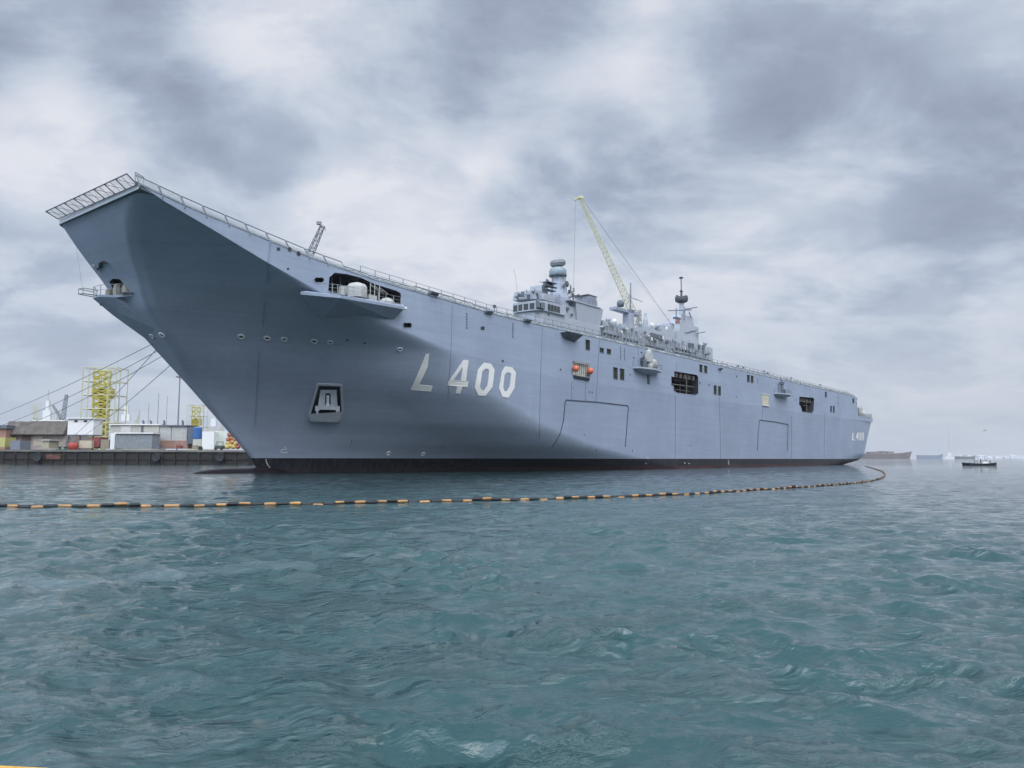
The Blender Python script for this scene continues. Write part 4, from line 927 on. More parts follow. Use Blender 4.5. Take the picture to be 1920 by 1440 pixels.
def water_mat():
    m = bpy.data.materials.new('harbour_water'); m.use_nodes = True; t = NT(m.node_tree)
    p = t.n('ShaderNodeBsdfPrincipled'); o = t.n('ShaderNodeOutputMaterial'); t.l(p.outputs[0], o.inputs[0])
    gp = t.n('ShaderNodeNewGeometry').outputs['Position']; x, y, z = t.xyz(gp)
    big = t.noise(t.cxyz(t.m('MULTIPLY', x, .6), y, 0.0), .06, 3, .5)
    c = t.mix(t.rng(big, .3, .7, 0, 1), (.016, .052, .055), (.026, .073, .076))
    # base colour painted dark beside the hull, for its reflection, and lifted farther out
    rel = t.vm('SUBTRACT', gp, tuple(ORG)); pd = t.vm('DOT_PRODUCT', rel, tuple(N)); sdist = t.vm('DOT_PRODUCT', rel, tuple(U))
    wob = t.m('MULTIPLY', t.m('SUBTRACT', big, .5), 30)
    off_hull = t.m('MAXIMUM', t.rng(t.m('ADD', pd, wob), 34, 58, 0, 1), t.m('MAXIMUM', t.rng(t.m('ADD', sdist, wob), 12, -18, 0, 1), t.rng(t.m('ADD', sdist, wob), 130, 230, 0, .7)))
    c = t.mix(off_hull, (.006, .026, .026), c)
    c = t.mix(t.rng(t.m('ADD', x, wob), 2, 26, 0, .75), c, (.014, .036, .044))  # darker, bluer base to the right, painting in the sky's reflection
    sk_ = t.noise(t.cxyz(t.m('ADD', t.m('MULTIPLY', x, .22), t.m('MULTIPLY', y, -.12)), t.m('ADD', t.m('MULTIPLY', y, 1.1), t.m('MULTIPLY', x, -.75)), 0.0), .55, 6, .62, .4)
    c = t.mix(t.m('MULTIPLY', t.rng(sk_, .52, .68, 0, .45), t.rng(x, 1.5, -7.0, .15, 1.0)), c, (.13, .17, .19))  # pale diagonal streaks: foam film with surface sheen painted into the base colour
    mp1 = t.cxyz(t.m('ADD', t.m('MULTIPLY', x, .45), t.m('MULTIPLY', y, .12)), y, 0.0)
    n1 = t.noise(mp1, 3.0, 6, .60, .3); n2 = t.noise(mp1, 9.0, 6, .62, .25); n3 = t.noise(gp, .9, 3, .5, .3)
    rid = t.m('ABSOLUTE', t.m('SUBTRACT', n2, .5))
    # steep little wind ripples come in patches between smoother water
    pt = t.rng(t.noise(t.cxyz(t.m('MULTIPLY', x, .55), t.m('ADD', y, t.m('MULTIPLY', x, -.25)), 0.0), .95, 4, .6, .3), .44, .60, 0, 1)
    r1 = t.m('SUBTRACT', 1.0, t.m('MULTIPLY', t.m('ABSOLUTE', t.m('SUBTRACT', t.noise(t.cxyz(t.m('MULTIPLY', x, .5), t.m('ADD', y, t.m('MULTIPLY', x, -.2)), 0.0), 5.2, 6, .62, .2), .5)), 2.6))
    hh = t.m('ADD', t.m('ADD', t.m('MULTIPLY', n1, .42), t.m('MULTIPLY', t.noise(t.cxyz(t.m('MULTIPLY', x, .7), y, 0.0), 15.0, 3, .6), .16)), t.m('MULTIPLY', t.m('ADD', t.m('MULTIPLY', pt, .75), .04), t.m('SUBTRACT', r1, t.m('MULTIPLY', rid, .8))))
    calm = t.m('ADD', .35, t.m('MULTIPLY', off_hull, .65))
    b1 = t.n('ShaderNodeBump'); t.l(calm, b1.inputs['Strength']); b1.inputs['Distance'].default_value = .085; t.l(hh, b1.inputs['Height'])
    b2 = t.n('ShaderNodeBump'); t.l(calm, b2.inputs['Strength']); b2.inputs['Distance'].default_value = .08; t.l(n3, b2.inputs['Height']); t.l(b2.outputs[0], b1.inputs['Normal'])
    t.l(b1.outputs[0], p.inputs['Normal'])
    fo = t.noise(gp, .55, 4, .6); f2 = t.noise(gp, 26, 4, .7)
    foam = t.m('MULTIPLY', t.m('MULTIPLY', t.rng(z, .125, .19, 0, 1), t.rng(fo, .68, .78, 0, .6)), t.rng(f2, .50, .62, 0, 1))
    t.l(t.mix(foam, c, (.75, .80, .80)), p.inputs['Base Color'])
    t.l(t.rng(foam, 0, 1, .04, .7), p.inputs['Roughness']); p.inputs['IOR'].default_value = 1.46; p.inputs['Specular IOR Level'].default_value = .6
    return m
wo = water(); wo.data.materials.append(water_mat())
wo.data.update()
# ------------------------------------------------------------------ floating boom
B2 = [(-140, 952.5), (0, 951), (300, 950), (450, 948.5), (600, 946), (700, 943.5), (870, 940), (1020, 937), (1170, 932), (1300, 927), (1375, 922.3), (1450, 917.5), (1550, 911), (1620, 904.5), (1650, 898), (1659, 891), (1654, 884.5), (1640, 879.3), (1622, 874.5)]
pts = [sea(x, y) for x, y in B2]
P_ = np.array([[p.x, p.y] for p in pts]); L = np.r_[0, np.cumsum(np.hypot(*np.diff(P_, axis=0).T))]
def boomp(l): 
    i = min(len(L)-2, max(0, int(np.searchsorted(L, l)-1))); f = (l-L[i])/(L[i+1]-L[i])
    p0 = P_[max(0, i-1)]; p1 = P_[i]; p2 = P_[i+1]; p3 = P_[min(len(P_)-1, i+2)]
    q = .5*((2*p1)+(-p0+p2)*f+(2*p0-5*p1+4*p2-p3)*f*f+(-p0+3*p1-3*p2+p3)*f**3)
    return Vector((q[0], q[1], 0))
boom = empty('floating_boom', boomp(L[-1]/2), 'floating barrier of alternating orange and black floats curving to the warship\'s stern', 'floating boom')
base = boom.location.copy(); l = 0; k_ = 0; rest = [MB(), MB()]
dist0 = 0
while l < L[-1]-.5:
    near = k_ < 96
    ln = (.45 if k_ % 2 == 0 else .44) if near else (.32 if k_ % 2 == 0 else .57)
    a, c = boomp(l+.02), boomp(l+ln-.02)
    zz_ = .045+.03*math.sin(l*1.3)+.025*math.sin(l*3.1+1)+random.uniform(-.012, .012)
    r_ = (.054 if k_ % 2 == 0 else .066)*random.uniform(.85, 1.1)
    a = a-base+Vector((0, 0, zz_)); c = c-base+Vector((0, 0, zz_+.01*math.sin(k_)))
    d = (c-a); 
    b = MB() if near else rest[k_ % 2]
    b.lathe(a, [(r_*.6, 0), (r_, d.length*.12), (r_, d.length*.88), (r_*.6, d.length)], 8, d)
    if near: b.build('orange_float' if k_ % 2 == 0 else 'black_float', BOOMOR if k_ % 2 == 0 else RUB, boom)
    l += ln; k_ += 1
for i, (nm, m_) in enumerate((('orange_floats', BOOMOR), ('black_floats', RUB))): tag(rest[i].build(nm, m_, boom), kind='stuff')
b = MB(); q = [boomp(x)-base for x in np.arange(0, L[-1], .5)]
for a, c in zip(q, q[1:]): b.hexa(a+Vector((0, 0, -.4)), c+Vector((0, 0, -.4)), c+Vector((0, .02, -.4)), a+Vector((0, .02, -.4)), a+Vector((0, 0, .07)), c+Vector((0, 0, .07)), c+Vector((0, .02, .07)), a+Vector((0, .02, .07)))
b.build('skirt', RUB, boom)
# ------------------------------------------------------------------ the yard quay at the left
YQ = 178.0
def wb(b, x0, y0, x1, y1, Y, dep): # box whose front face fills a photo rectangle at distance Y
    A = at(x0, y1, Y); C_ = at(x1, y0, Y); return b.box(A.x, C_.x, Y, Y+dep, min(A.z, C_.z), max(A.z, C_.z))
def top(Y, y): return at(200, y, Y).z
zq = at(200, 843.5, YQ).z
b = MB(); xL, xR = at(-500, 850, YQ).x, at(466, 850, YQ).x
b.box(xL, xR, YQ, YQ+60, -1, zq-.45); quay = tag(b.build('quay', DKQ), kind='structure')
b = MB().box(xL, xR+.2, YQ-.35, YQ+60, zq-.45, zq); tag(b.build('quay_edge', CONC), kind='structure')
b = MB()
for x in list(range(-40, 460, 23)): X_ = at(x, 850, YQ).x; b.box(X_-.18, X_+.18, YQ-.3, YQ, -.8, zq-.5)
b.box(xL, xR, YQ-.22, YQ, 1.1, 1.4); tag(b.build('quay_piles', mat('dark_pile', (.02, .019, .017), .9, vary=.5)), kind='structure')
def thing(b, name, m_, label, cat, group=None, base_=None): 
    cx = np.mean([v_[0] for v_ in b.v]); cy = np.mean([v_[1] for v_ in b.v]); cz = min(v_[2] for v_ in b.v); o_ = Vector((cx, cy, cz))
    b.v = [tuple(Vector(v_)-o_) for v_ in b.v]; ob = b.build(name, m_); ob.location = o_; return tag(ob, label, cat, group)
def grp(name, x, Y, z, label, cat, group=None): return empty(name, Vector((at(x, 840, Y).x, Y, z)), label, cat, group)
def sub(b, name, m_, par):
    o_ = par.location; b.v = [tuple(Vector(v_)-o_) for v_ in b.v]; return b.build(name, m_, par)
for i, x in enumerate([74, 415, 296]):
    b = MB().lathe((at(x, 857, YQ).x, YQ-.7, at(x, 857, YQ).z), [(.55, -.3), (.95, -.35), (1.05, 0), (.95, .35), (.55, .3)], 16, (0, 1, 0)); 
    thing(b, 'tyre_fender', RUB, ['black tyre fender on the quay wall below the brown shed', 'black tyre fender on the quay wall below the white container', 'black tyre fender on the quay wall below the long grey shed'][i], 'fender', 'tyre fenders on the quay wall')
b = wb(MB(), 86, 852, 114, 861, YQ-.36, .3); thing(b, 'rusty_panel', mat('rust', (.11, .045, .03), .8, vary=.5), 'rusty red panel fixed to the dark quay wall', 'panel')
# brown tarpaulin shed
g = grp('brown_shed', 70, YQ+14, zq, 'long low brown shed with sagging dark sheet roof above a pale wall', 'shed')
sub(wb(MB(), 12, 816, 124, 843, YQ+12, 12), 'wall', mat('pinkish_render', (.38, .33, .30), .9, vary=.2, scale=.6), g)
b = MB(); A, C_ = at(14, 790, YQ+12), at(124, 815, YQ+12.0); n = 16
for i in range(n):
    xa, xb = A.x+(C_.x-A.x)*i/n, A.x+(C_.x-A.x)*(i+1)/n; wa, wbn = .25*math.sin(i*1.7), .25*math.sin((i+1)*1.7)
    b.hexa((xa, YQ+10.5+wa, C_.z), (xb, YQ+10.5+wbn, C_.z), (xb, YQ+24, C_.z), (xa, YQ+24, C_.z), (xa, YQ+12.5, A.z+.1*math.sin(i*2.3)), (xb, YQ+12.5, A.z+.1*math.sin((i+1)*2.3)), (xb, YQ+22, A.z), (xa, YQ+22, A.z))
sub(b, 'roof', mat('brown_tarpaulin', (.12, .105, .09), .85, vary=.3, scale=.7, bump=.5), g)
sub(wb(MB(), 60, 787.5, 122, 789.5, YQ+13, 6), 'roof_ridge', WHITE, g)
for x0, x1 in ((40, 58), (62, 80)): sub(wb(MB(), x0, 817, x1, 836, YQ+11.9, .15), 'door', mat('brown_door' if x0 == 40 else 'cream_door', (.14, .10, .09) if x0 == 40 else (.52, .47, .38), .8), g)
b = wb(MB(), -8, 795, 11, 812, YQ+10, 10); g = grp('red_roofed_hut', 2, YQ+10, zq, 'hut with orange-red wall and dark roof at the left edge', 'hut')
sub(wb(MB(), -20, 804, 12, 843, YQ+9, 8), 'wall', mat('orange_brick', (.34, .19, .14), .8), g); sub(wb(MB(), -24, 797, 13, 803.5, YQ+8.5, 9), 'roof', DKGREY, g)
def hut(name, x0, y0, x1, y1, dY, m_, label, cat, roof=None, group=None, extra=None):
    g = grp(name, (x0+x1)/2, YQ+dY, zq, label, cat, group)
    sub(wb(MB(), x0, y0, x1, y1, YQ+dY, 4), 'wall' if cat != 'container' else 'body', m_, g)
    if roof: sub(wb(MB(), x0-1.5, y0-2, x1+1.5, y0, YQ+dY-.4, 5), 'roof', roof, g)
    if extra:
        for nm, r_, mm in extra: sub(wb(MB(), *r_, YQ+dY-.12, .12), nm, mm, g)
    return g
BLUE = mat('blue_tank_paint', (.03, .12, .34), .5); CORR = mat('corrugated_grey', (.27, .30, .33), .6, .1, vary=.25, scale=1.2)
PALE = mat('pale_grey_cladding', (.50, .49, .44), .7, vary=.1, scale=.5)
hut('guard_cabin', 126, 785, 176, 815, 5, WHITE, 'white cabin with two small dark windows standing high on the quay', 'cabin', WHITE, None, [('window', (139, 788, 145, 791), GLASS), ('window', (157, 788, 163, 791), GLASS)])
b = MB(); 
for x in (128, 150, 174): X_ = at(x, 830, YQ+6).x; b.tube((X_, YQ+6, zq), (X_, YQ+6, at(150, 814, YQ+6).z), .2)
b2_ = wb(MB(), 126, 815, 176, 817, YQ+5, 4); b.add(b2_.v, b2_.f); thing(b, 'cabin_stand', DKGREY, 'dark steel stand under the white quay cabin', 'stand')
b = MB(); p_ = at(137, 834, YQ+3); b.lathe((p_.x, p_.y, zq), [(.9, 0), (1.15, .6), (1.2, 1.1), (.8, 1.7), (.02, 1.8)], 9); thing(b, 'red_bundle', mat('red_tarp', (.40, .06, .04), .7, bump=.4), 'red covered bundle on the quay under the cabin', 'bundle')
hut('storage_box', 148, 826, 172, 840, 4, mat('cream_orange', (.50, .44, .34), .7), 'cream box beside the red bundle on the quay', 'box')
hut('storage_box', 173, 820, 187, 838, 5, mat('dark_red_box', (.22, .05, .05), .7), 'dark red box between the cream box and yellow tower', 'box')
hut('machine_box', 188, 824, 205, 841, 5, mat('brown_grey_box', (.26, .23, .17), .8), 'brown grey machine box at the foot of the yellow tower', 'box')
hut('grey_skip', 19, 826, 38, 843, 3, mat('slate_box', (.18, .20, .25), .7), 'slate grey skip on the quay before the brown shed', 'skip')
hut('yellow_container', -6, 820, 10, 838, 4, mat('lime_yellow', (.45, .44, .16), .6), 'yellow container at the far left of the quay', 'container')
hut('beige_box', 79, 826, 92, 840, 3, mat('beige_box', (.40, .37, .27), .7), 'beige box with overhanging lid before the brown shed', 'box', PALE)
b = MB(); p_ = at(112, 838, YQ+1.2)
b.lathe((p_.x, YQ+1.2, zq), [(.35, 0), (.3, .5), (.5, .6), (.5, .75)], 10); b.lathe((p_.x+1.3, YQ+1.2, zq), [(.35, 0), (.3, .5), (.5, .6), (.5, .75)], 10); b.box(p_.x-.6, p_.x+2, YQ+.7, YQ+1.8, zq, zq+.15); thing(b, 'bollard', mat('green_bollard', (.05, .12, .08), .6), 'dark green twin bollard holding two mooring ropes on the quay edge', 'bollard')
# yellow tower, pale scaffold around it
def tower(name, x0, x1, y0, y1, Y, label, m1, m2, nlev=6, inner=True, zb_=None):
    g = grp(name, (x0+x1)/2, Y, zb_ if zb_ is not None else zq, label, 'tower')
    A, C_ = at(x0, y1, Y), at(x1, y0, Y); b = MB(); z0_, z1_ = (zb_ if zb_ is not None else zq), C_.z; w = C_.x-A.x; r_ = w*.012
    xs = [A.x, A.x+w*.18, A.x+w*.76, C_.x]; D = w*.7
    for X_ in xs:
        for yy in (0, D): b.tube((X_, Y+yy, z0_), (X_, Y+yy, z1_), r_*1.3, 5)
    for j in range(nlev+1):
        z = z0_+(z1_-z0_)*j/nlev
        for yy in (0, D): b.tube((A.x, Y+yy, z), (C_.x, Y+yy, z), r_, 4)
        for X_ in xs: b.tube((X_, Y, z), (X_, Y+D, z), r_, 4)
        if j < nlev:
            zz = z0_+(z1_-z0_)*(j+1)/nlev
            b.tube((xs[2], Y, z), (xs[3], Y, zz), r_*.8, 4); b.tube((xs[0], Y, zz), (xs[1], Y, z), r_*.8, 4)
            for q in range(3): z3 = z+(zz-z)*q/3; b.tube((xs[2], Y, z3), (xs[3], Y, z3), r_*.7, 4)
    sub(b, 'scaffold', m1, g)
    if inner:
        b = MB(); cx = (xs[1]+xs[2])/2; hw = (xs[2]-xs[1])/2*.95
        zz = np.linspace(z0_, z1_-(z1_-z0_)*.04, 13)
        for j in range(12):
            w0 = hw*(.95 if j in (8, 9, 11) else .72 if j < 4 else .85)
            for sx_ in (-1, 1): b.tube((cx+sx_*w0, Y+D*.3, zz[j]), (cx-sx_*w0, Y+D*.3, zz[j+1]), r_*2.3, 5); b.tube((cx+sx_*w0, Y+D*.3, zz[j]), (cx+sx_*w0, Y+D*.3, zz[j+1]), r_*2.6, 5)
            b.tube((cx-w0, Y+D*.3, zz[j+1]), (cx+w0, Y+D*.3, zz[j+1]), r_*2.4, 5)
        b.prism([(cx-hw*.9, Y+D*.35), (cx+hw*.9, Y+D*.35), (cx+hw*.9, Y+D*.8), (cx-hw*.9, Y+D*.8)], zz[8], zz[9]+.8); b.prism([(cx-hw*.35, Y+D*.4), (cx+hw*.35, Y+D*.4), (cx+hw*.35, Y+D*.8), (cx-hw*.35, Y+D*.8)], zz[1], zz[8])
        sub(b, 'lifting_frame', m2, g)
    return g
tower('yellow_tower', 148, 219, 689, 840, YQ+22, 'tall yellow steel tower inside pale scaffolding behind the quay', PYEL, YEL)
tower('yellow_tower', 349, 382, 759, 815, YQ+160, 'small distant yellow lattice tower between the light mast and the warship bow', PYEL, YEL, 5, True, 0)
# long sheds right of the tower
g = hut('long_shed', 205, 797, 300, 843, 16, PALE, 'long pale shed with flat roof right of the yellow tower', 'shed', WHITE, None, [('panel', (226, 799, 246, 812), mat('white_panel', (.62, .62, .6), .6)), ('door', (264, 798, 269, 812), DKGREY)])
g = hut('grey_shed', 297, 799, 351, 826, 10, mat('grey_cladding', (.43, .44, .42), .7), 'pale grey shed with two tall panels above a brick wall', 'shed', DKGREY, None, [('seam', (320.5, 800, 321.3, 825), DKGREY), ('seam', (298, 800, 298.8, 825), DKGREY)])
b = wb(MB(), 300, 826, 352, 841, YQ+9, 3); thing(b, 'brick_wall', mat('dull_brick', (.33, .20, .16), .9, vary=.25), 'low dull red brick wall under the pale grey shed', 'wall')
g = hut('corrugated_shed', 216, 813, 286, 841, 4, CORR, 'grey corrugated shed with white roof edge at the front of the quay', 'shed', WHITE)
b = MB()
for i in range(24): x = 217+i*2.9; bb = wb(MB(), x, 813.5, x+1.0, 840.5, YQ+3.9, .12); b.add(bb.v, bb.f)
sub(b, 'ribs', mat('rib_grey', (.36, .38, .40), .6), g)
hut('white_annex', 206, 812, 216, 842, 5, WHITE, 'narrow white annex at the left end of the corrugated shed', 'annex')
for i, (x, y, w, h_) in enumerate([(287, 834, 12, 6), (330, 836, 8, 5), (360, 836, 10, 6)]):
    b = wb(MB(), x, y, x+w, y+h_, YQ+3, 1.5); c_ = wb(MB(), x+1, y-1, x+w-2, y, YQ+3.2, 1); b.add(c_.v, c_.f)
    thing(b, 'pallet_load', [DKGREY, mat('dark_red_box', (1, 1, 1)), mat('brown_grey_box', (1, 1, 1))][i], ['dark load on the quay right of the corrugated shed', 'small dark red load before the brick wall', 'brown load under the blue tank'][i], 'load', 'loads on the quay')
g = grp('blue_tank', 370, YQ+6, zq, 'bright blue tank on a pale base beside the white containers', 'tank')
X_ = at(370, 820, YQ+7).x; sub(MB().lathe((X_, YQ+7, at(370, 823, YQ+7).z), [(1.0, 0), (1.05, .1), (1.05, 2.55), (.9, 2.75), (.02, 2.9)], 18), 'tank_body', BLUE, g)
sub(wb(MB(), 361, 823.5, 378, 841, YQ+6, 2.5), 'base', PALE, g)
hut('grey_container', 351, 801, 362, 832, 9, DKGREY, 'narrow dark grey container standing behind the blue tank', 'container')
hut('white_container', 378, 809, 402, 842, 5, WHITE, 'white container with faint markings right of the blue tank', 'container')
hut('white_container', 402, 808, 427, 842, 7, mat('greenish_white', (.62, .68, .62), .7), 'greenish white container behind the dark forklift', 'container')
g = grp('forklift', 409, YQ+3, zq, 'dark green forklift parked before the greenish white container', 'forklift')
X_ = at(410, 836, YQ+3).x; FG = mat('forklift_green', (.05, .07, .06), .6)
sub(MB().box(X_-.9, X_+.9, YQ+3, YQ+4.6, zq+.35, zq+1.1), 'body', FG, g)
b = MB(); b.box(X_-.7, X_+.7, YQ+3.2, YQ+4.3, zq+1.95, zq+2.05)
for a in (-.68, .68):
    for c in (3.25, 4.25): b.tube((X_+a, YQ+c, zq+1.1), (X_+a, YQ+c, zq+2), .05)
sub(b, 'cab', FG, g)
for a in (-.7, .7): sub(MB().lathe((X_+a, YQ+2.9, zq+.35), [(.02, 0), (.34, .02), (.34, .25), (.02, .27)], 12, (0, 1, 0)), 'wheel', RUB, g)
b = MB(); q = at(376, 838, YQ+2); b.lathe((q.x, YQ+2, zq+.45), [(.25, -.12), (.5, -.12), (.5, .12), (.25, .12)], 14, (0, 1, 0)); thing(b, 'spare_tyre', RUB, 'black tyre leaning by the foot of the blue tank base', 'tyre')
# heap of coloured net floats by the bow
cols = [(.42, .12, .10), (.48, .22, .08), (.52, .40, .10), (.45, .26, .23)]
lab = ['red', 'orange', 'yellow', 'pink']
heap = [(426, 838, 2), (432, 836, 2), (438, 838, 2), (428, 831, 2), (436, 829, 1), (442, 832, 2), (428, 824, 0), (434, 821, 1), (440, 824, 1), (445, 830, 3), (451, 835, 0), (456, 838, 3), (446, 838, 0), (430, 815, 0), (436, 814, 3), (460, 840, 2)]
hp = MB(); 
for i, ck in enumerate(cols):
    b = MB()
    for (x, y, k2) in heap:
        if k2 == i: q = at(x, y, YQ+3+.2*(x % 3)); b.lathe(q, [(.02, -.5), (.42, -.38), (.55, 0), (.42, .38), (.02, .5)], 8, (random.uniform(-1, 1), random.uniform(-1, 1), 1))
    if b.v: tag(thing(b, 'float_heap', mat('float_'+lab[i], ck, .6), 'heap of %s net floats piled on the quay end by the warship bow' % lab[i], 'net floats', 'net floats heaped on the quay end'), kind='stuff')
# light masts and far clutter behind the quay
def mast(x, y0, Y, r_, head, label, zb_=0):
    g = grp('light_mast', x, Y, zb_, label, 'light mast'); q = at(x, y0, Y)
    sub(MB().tube((q.x, Y, zb_), (q.x, Y, q.z), r_, 6, r_*.6), 'pole', STEEL, g)
    if head: b = MB().lathe((q.x, Y, q.z-.4), [(.3, 0), (1.3, .1), (1.3, .5), (.3, .6)], 12); sub(b, 'lamp_ring', STEEL, g)
mast(337.5, 706, 250, .28, True, 'tall light mast with ring head standing just left of the warship bow')
mast(298, 737, 420, .22, False, 'thin pale mast left of the tall ring-headed light mast')
mast(279.5, 756, 330, .14, False, 'short thin mast above the long pale shed')
mast(314, 742, 500, .2, False, 'faint distant mast between two taller masts')
def jib(name, x0, y0, x1, y1, Y, m_, label, w=1.0, n=10):
    A, C_ = at(x0, y0, Y), at(x1, y1, Y); b = lattice(MB(), A, C_, w, w*.6, n, w*.07, w*.05); g = empty(name, Vector((A.x, A.y, 0)), label, 'crane')
    sub(b, 'jib', m_, g); sub(MB().tube((A.x, A.y, 0), A, w*.5, 6), 'tower', m_, g); return g, A, C_
jib('harbour_crane', 118, 786, 125, 740, 420, STEEL, 'slim distant crane rising behind the white quay cabin', 1.8, 14)
jib('harbour_crane', 113, 782, 99, 760, 430, STEEL, 'short distant crane jib leaning left above the brown shed', 1.2, 8)
tower('far_tower', 58, 71, 757, 790, 440, 'pale yellow-green distant tower above the brown shed', LYEL, LYEL, 4, True, 0)
# small far ships moored behind the sheds
def farship(x0, x1, yt, yb, Y, label, hullm, sup, sm=WHITE, group=None, name='moored_ship', cat='ship', bowright=True, mastp=None):
    A, C_ = at(x0, yb, Y), at(x1, yt, Y); L_ = C_.x-A.x; h_ = C_.z-0; w = L_*.16
    g = empty(name, Vector(((A.x+C_.x)/2, Y, 0)), label, cat, group); s1, s2 = (-1, 1)
    f = 1 if bowright else -1; c = (A.x+C_.x)/2; hl = L_/2
    X = lambda q: c+f*q*hl
    b = MB(); secs = [(-1, .8, 1), (-.8, 1, .95), (.5, 1, .9), (.8, .7, 1.05), (1, .04, 1.3)]
    vs = []
    for (q, ww, hh) in secs:
        for sgn in (-1, 1): vs += [(X(q-(.07 if q == 1 else 0)), Y+sgn*w/2*ww*.8, -.5), (X(q), Y+sgn*w/2*ww, h_*hh)]
    b.add(vs, [(4*i, 4*i+1, 4*i+5, 4*i+4) for i in range(4)]+[(4*i+2, 4*i+6, 4*i+7, 4*i+3) for i in range(4)]+[(4*i+1, 4*i+3, 4*i+7, 4*i+5) for i in range(4)]+[(0, 2, 3, 1), (16, 17, 19, 18)])
    sub(b, 'hull', hullm, g)
    for (q0, q1, z0_, z1_) in sup:
        xa, xb = sorted((X(q0), X(q1))); sub(MB().box(xa, xb, Y-w*.35, Y+w*.35, h_*z0_, h_*z1_), 'superstructure', sm, g)
    if mastp: sub(MB().tube((X(mastp[0]), Y, h_*.8), (X(mastp[0]), Y, h_*mastp[1]), max(.05, L_*.006), 5), 'mast', STEEL, g)
    return g
farship(60, 112, 788, 850, 460, 'white ship superstructure distant above the left end of the brown shed', PALE, [(-.3, .3, .98, 1.25), (-.1, .15, 1.25, 1.5)], mastp=(0, 1.8))
farship(214, 262, 788, 850, 460, 'white ship with tall bridge seen above the long pale shed', PALE, [(-.5, .2, .98, 1.15), (-.3, .0, 1.15, 1.38)], mastp=(-.2, 1.7))
farship(385, 420, 798, 850, 400, 'pale ship showing above the white containers', PALE, [(-.5, .1, .98, 1.2)], mastp=(.1, 1.5))
for i, x in enumerate([268, 282, 307, 342]):
    b = wb(MB(), x-1.2, 790, x+1.2, 797, YQ+17, .6); q = at(x, 789, YQ+17.3); b.lathe(q, [(.1, -.2), (.3, 0), (.02, .2)], 8); thing(b, 'roof_vent', DKGREY, ['leftmost of the four vents on the long shed roof', 'second vent from the left on the shed roofs', 'third vent from the left on the shed roofs', 'rightmost of the four vents, by the light mast'][i], 'vent', 'vents on the shed roofs')
# ------------------------------------------------------------------ mooring ropes
def rope(name, A, C_, sag, r_, label):
    n = 24; pts = [A.lerp(C_, i/n)-Vector((0, 0, sag*4*(i/n)*(1-i/n))) for i in range(n+1)]
    b = MB().path(pts, r_, 5); return thing(b, name, ROPE, label, 'mooring rope', 'mooring ropes from the bow')
def bowpt(px, py): p, n_ = hit(px, py); q = ship_to_world(p+n_*.02); return q
def ship_to_world(p): return ORG+U*p.x+N*p.y+Vector((0, 0, p.z))
f1, f2 = bowpt(291, 640), bowpt(300, 652)
rope('mooring_rope', bowpt(287, 644), at(-120, 814, YQ), 1.2, .036, 'topmost of the three ropes running left from the bow out of frame')
rope('mooring_rope', bowpt(295, 658), at(-120, 826, YQ), 2.0, .036, 'middle of the three ropes running left from the bow out of frame')
rope('mooring_rope', bowpt(303, 668), at(-110, 830, YQ+1), 2.6, .036, 'lowest of the three ropes running left from the bow out of frame')
rope('mooring_rope', bowpt(294, 654), Vector((at(112, 838, YQ+1.2).x, YQ+1.2, zq+.6)), .8, .036, 'steeper of the two ropes running from the bow to the green bollard')
rope('mooring_rope', bowpt(320, 684), Vector((at(120, 838, YQ+1.2).x, YQ+1.2, zq+.6)), .8, .036, 'flatter of the two ropes running from the bow to the green bollard')
# ------------------------------------------------------------------ pier and big cranes behind the ship
b = MB(); vs = [ship_to_world(Vector((s_, p_, 0))) for s_, p_ in ((110, -18.5), (240, -18.5), (240, -75), (110, -75))]
b.prism([(v_.x, v_.y) for v_ in vs], -1, 3.2); tag(b.build('pier', CONC), kind='structure')
YC = 232.0
tip, ft = at(1087, 371, YC), at(1197, 608, YC+4)
g = empty('tall_crane', Vector((ft.x, ft.y, 3.2)), 'tall yellow-green lattice crane leaning left above the warship between its masts', 'crane')
sub(lattice(MB(), ft, tip, 2.3, .9, 30, .14, .07, (.3, 1, 0)), 'boom', LYEL, g)
b = MB(); h0 = at(1079, 373, YC); b.tube(tip, h0, .28); b.box(h0.x-.3, h0.x+.4, h0.y-.3, h0.y+.3, h0.z-.35, h0.z+.35); b.box(tip.x-.5, tip.x+1.1, tip.y-.5, tip.y+.5, tip.z-.3, tip.z+.5)
sub(b, 'boom_head', LYEL, g)
h1 = at(1075.5, 540, YC); b = MB().tube(h0, h1, .045, 4); b.box(h1.x-.3, h1.x+.3, h1.y-.3, h1.y+.3, h1.z-1.2, h1.z); sub(b, 'hoist_cable', STEEL, g)
mt = at(1258, 606, YC+8); b = MB()
for o_ in (0, .5): b.tube(tip+Vector((.6, o_, 0)), mt+Vector((0, o_, 0)), .03, 4)
b.tube(tip.lerp(ft, .3)+Vector((1, 0, 0)), mt, .02, 4); sub(b, 'stay_cables', STEEL, g)
b = MB(); b.tube(mt, Vector((mt.x, mt.y, 14)), .5); b.tube(mt, Vector((ft.x, ft.y, 16)), .35); sub(b, 'back_mast', LYEL, g)
b = lattice(MB(), Vector((ft.x, ft.y, 3.2)), ft, 3.5, 2.4, 10, .16, .08); b.box(ft.x-3, mt.x+2, ft.y-3, ft.y+3, 13, 17); sub(b, 'crane_tower', LYEL, g)
YS = 205
tp, ft2 = at(604, 425, YS), at(588, 462, YS)
dn = (ft2-tp); base2 = tp+dn*3.2
g = empty('dock_crane', Vector((base2.x, base2.y, 0)), 'small grey lattice crane tip rising behind the warship ramp', 'crane')
sub(lattice(MB(), base2, tp, 2.2, 1.0, 18, .11, .07), 'boom', STEEL, g)
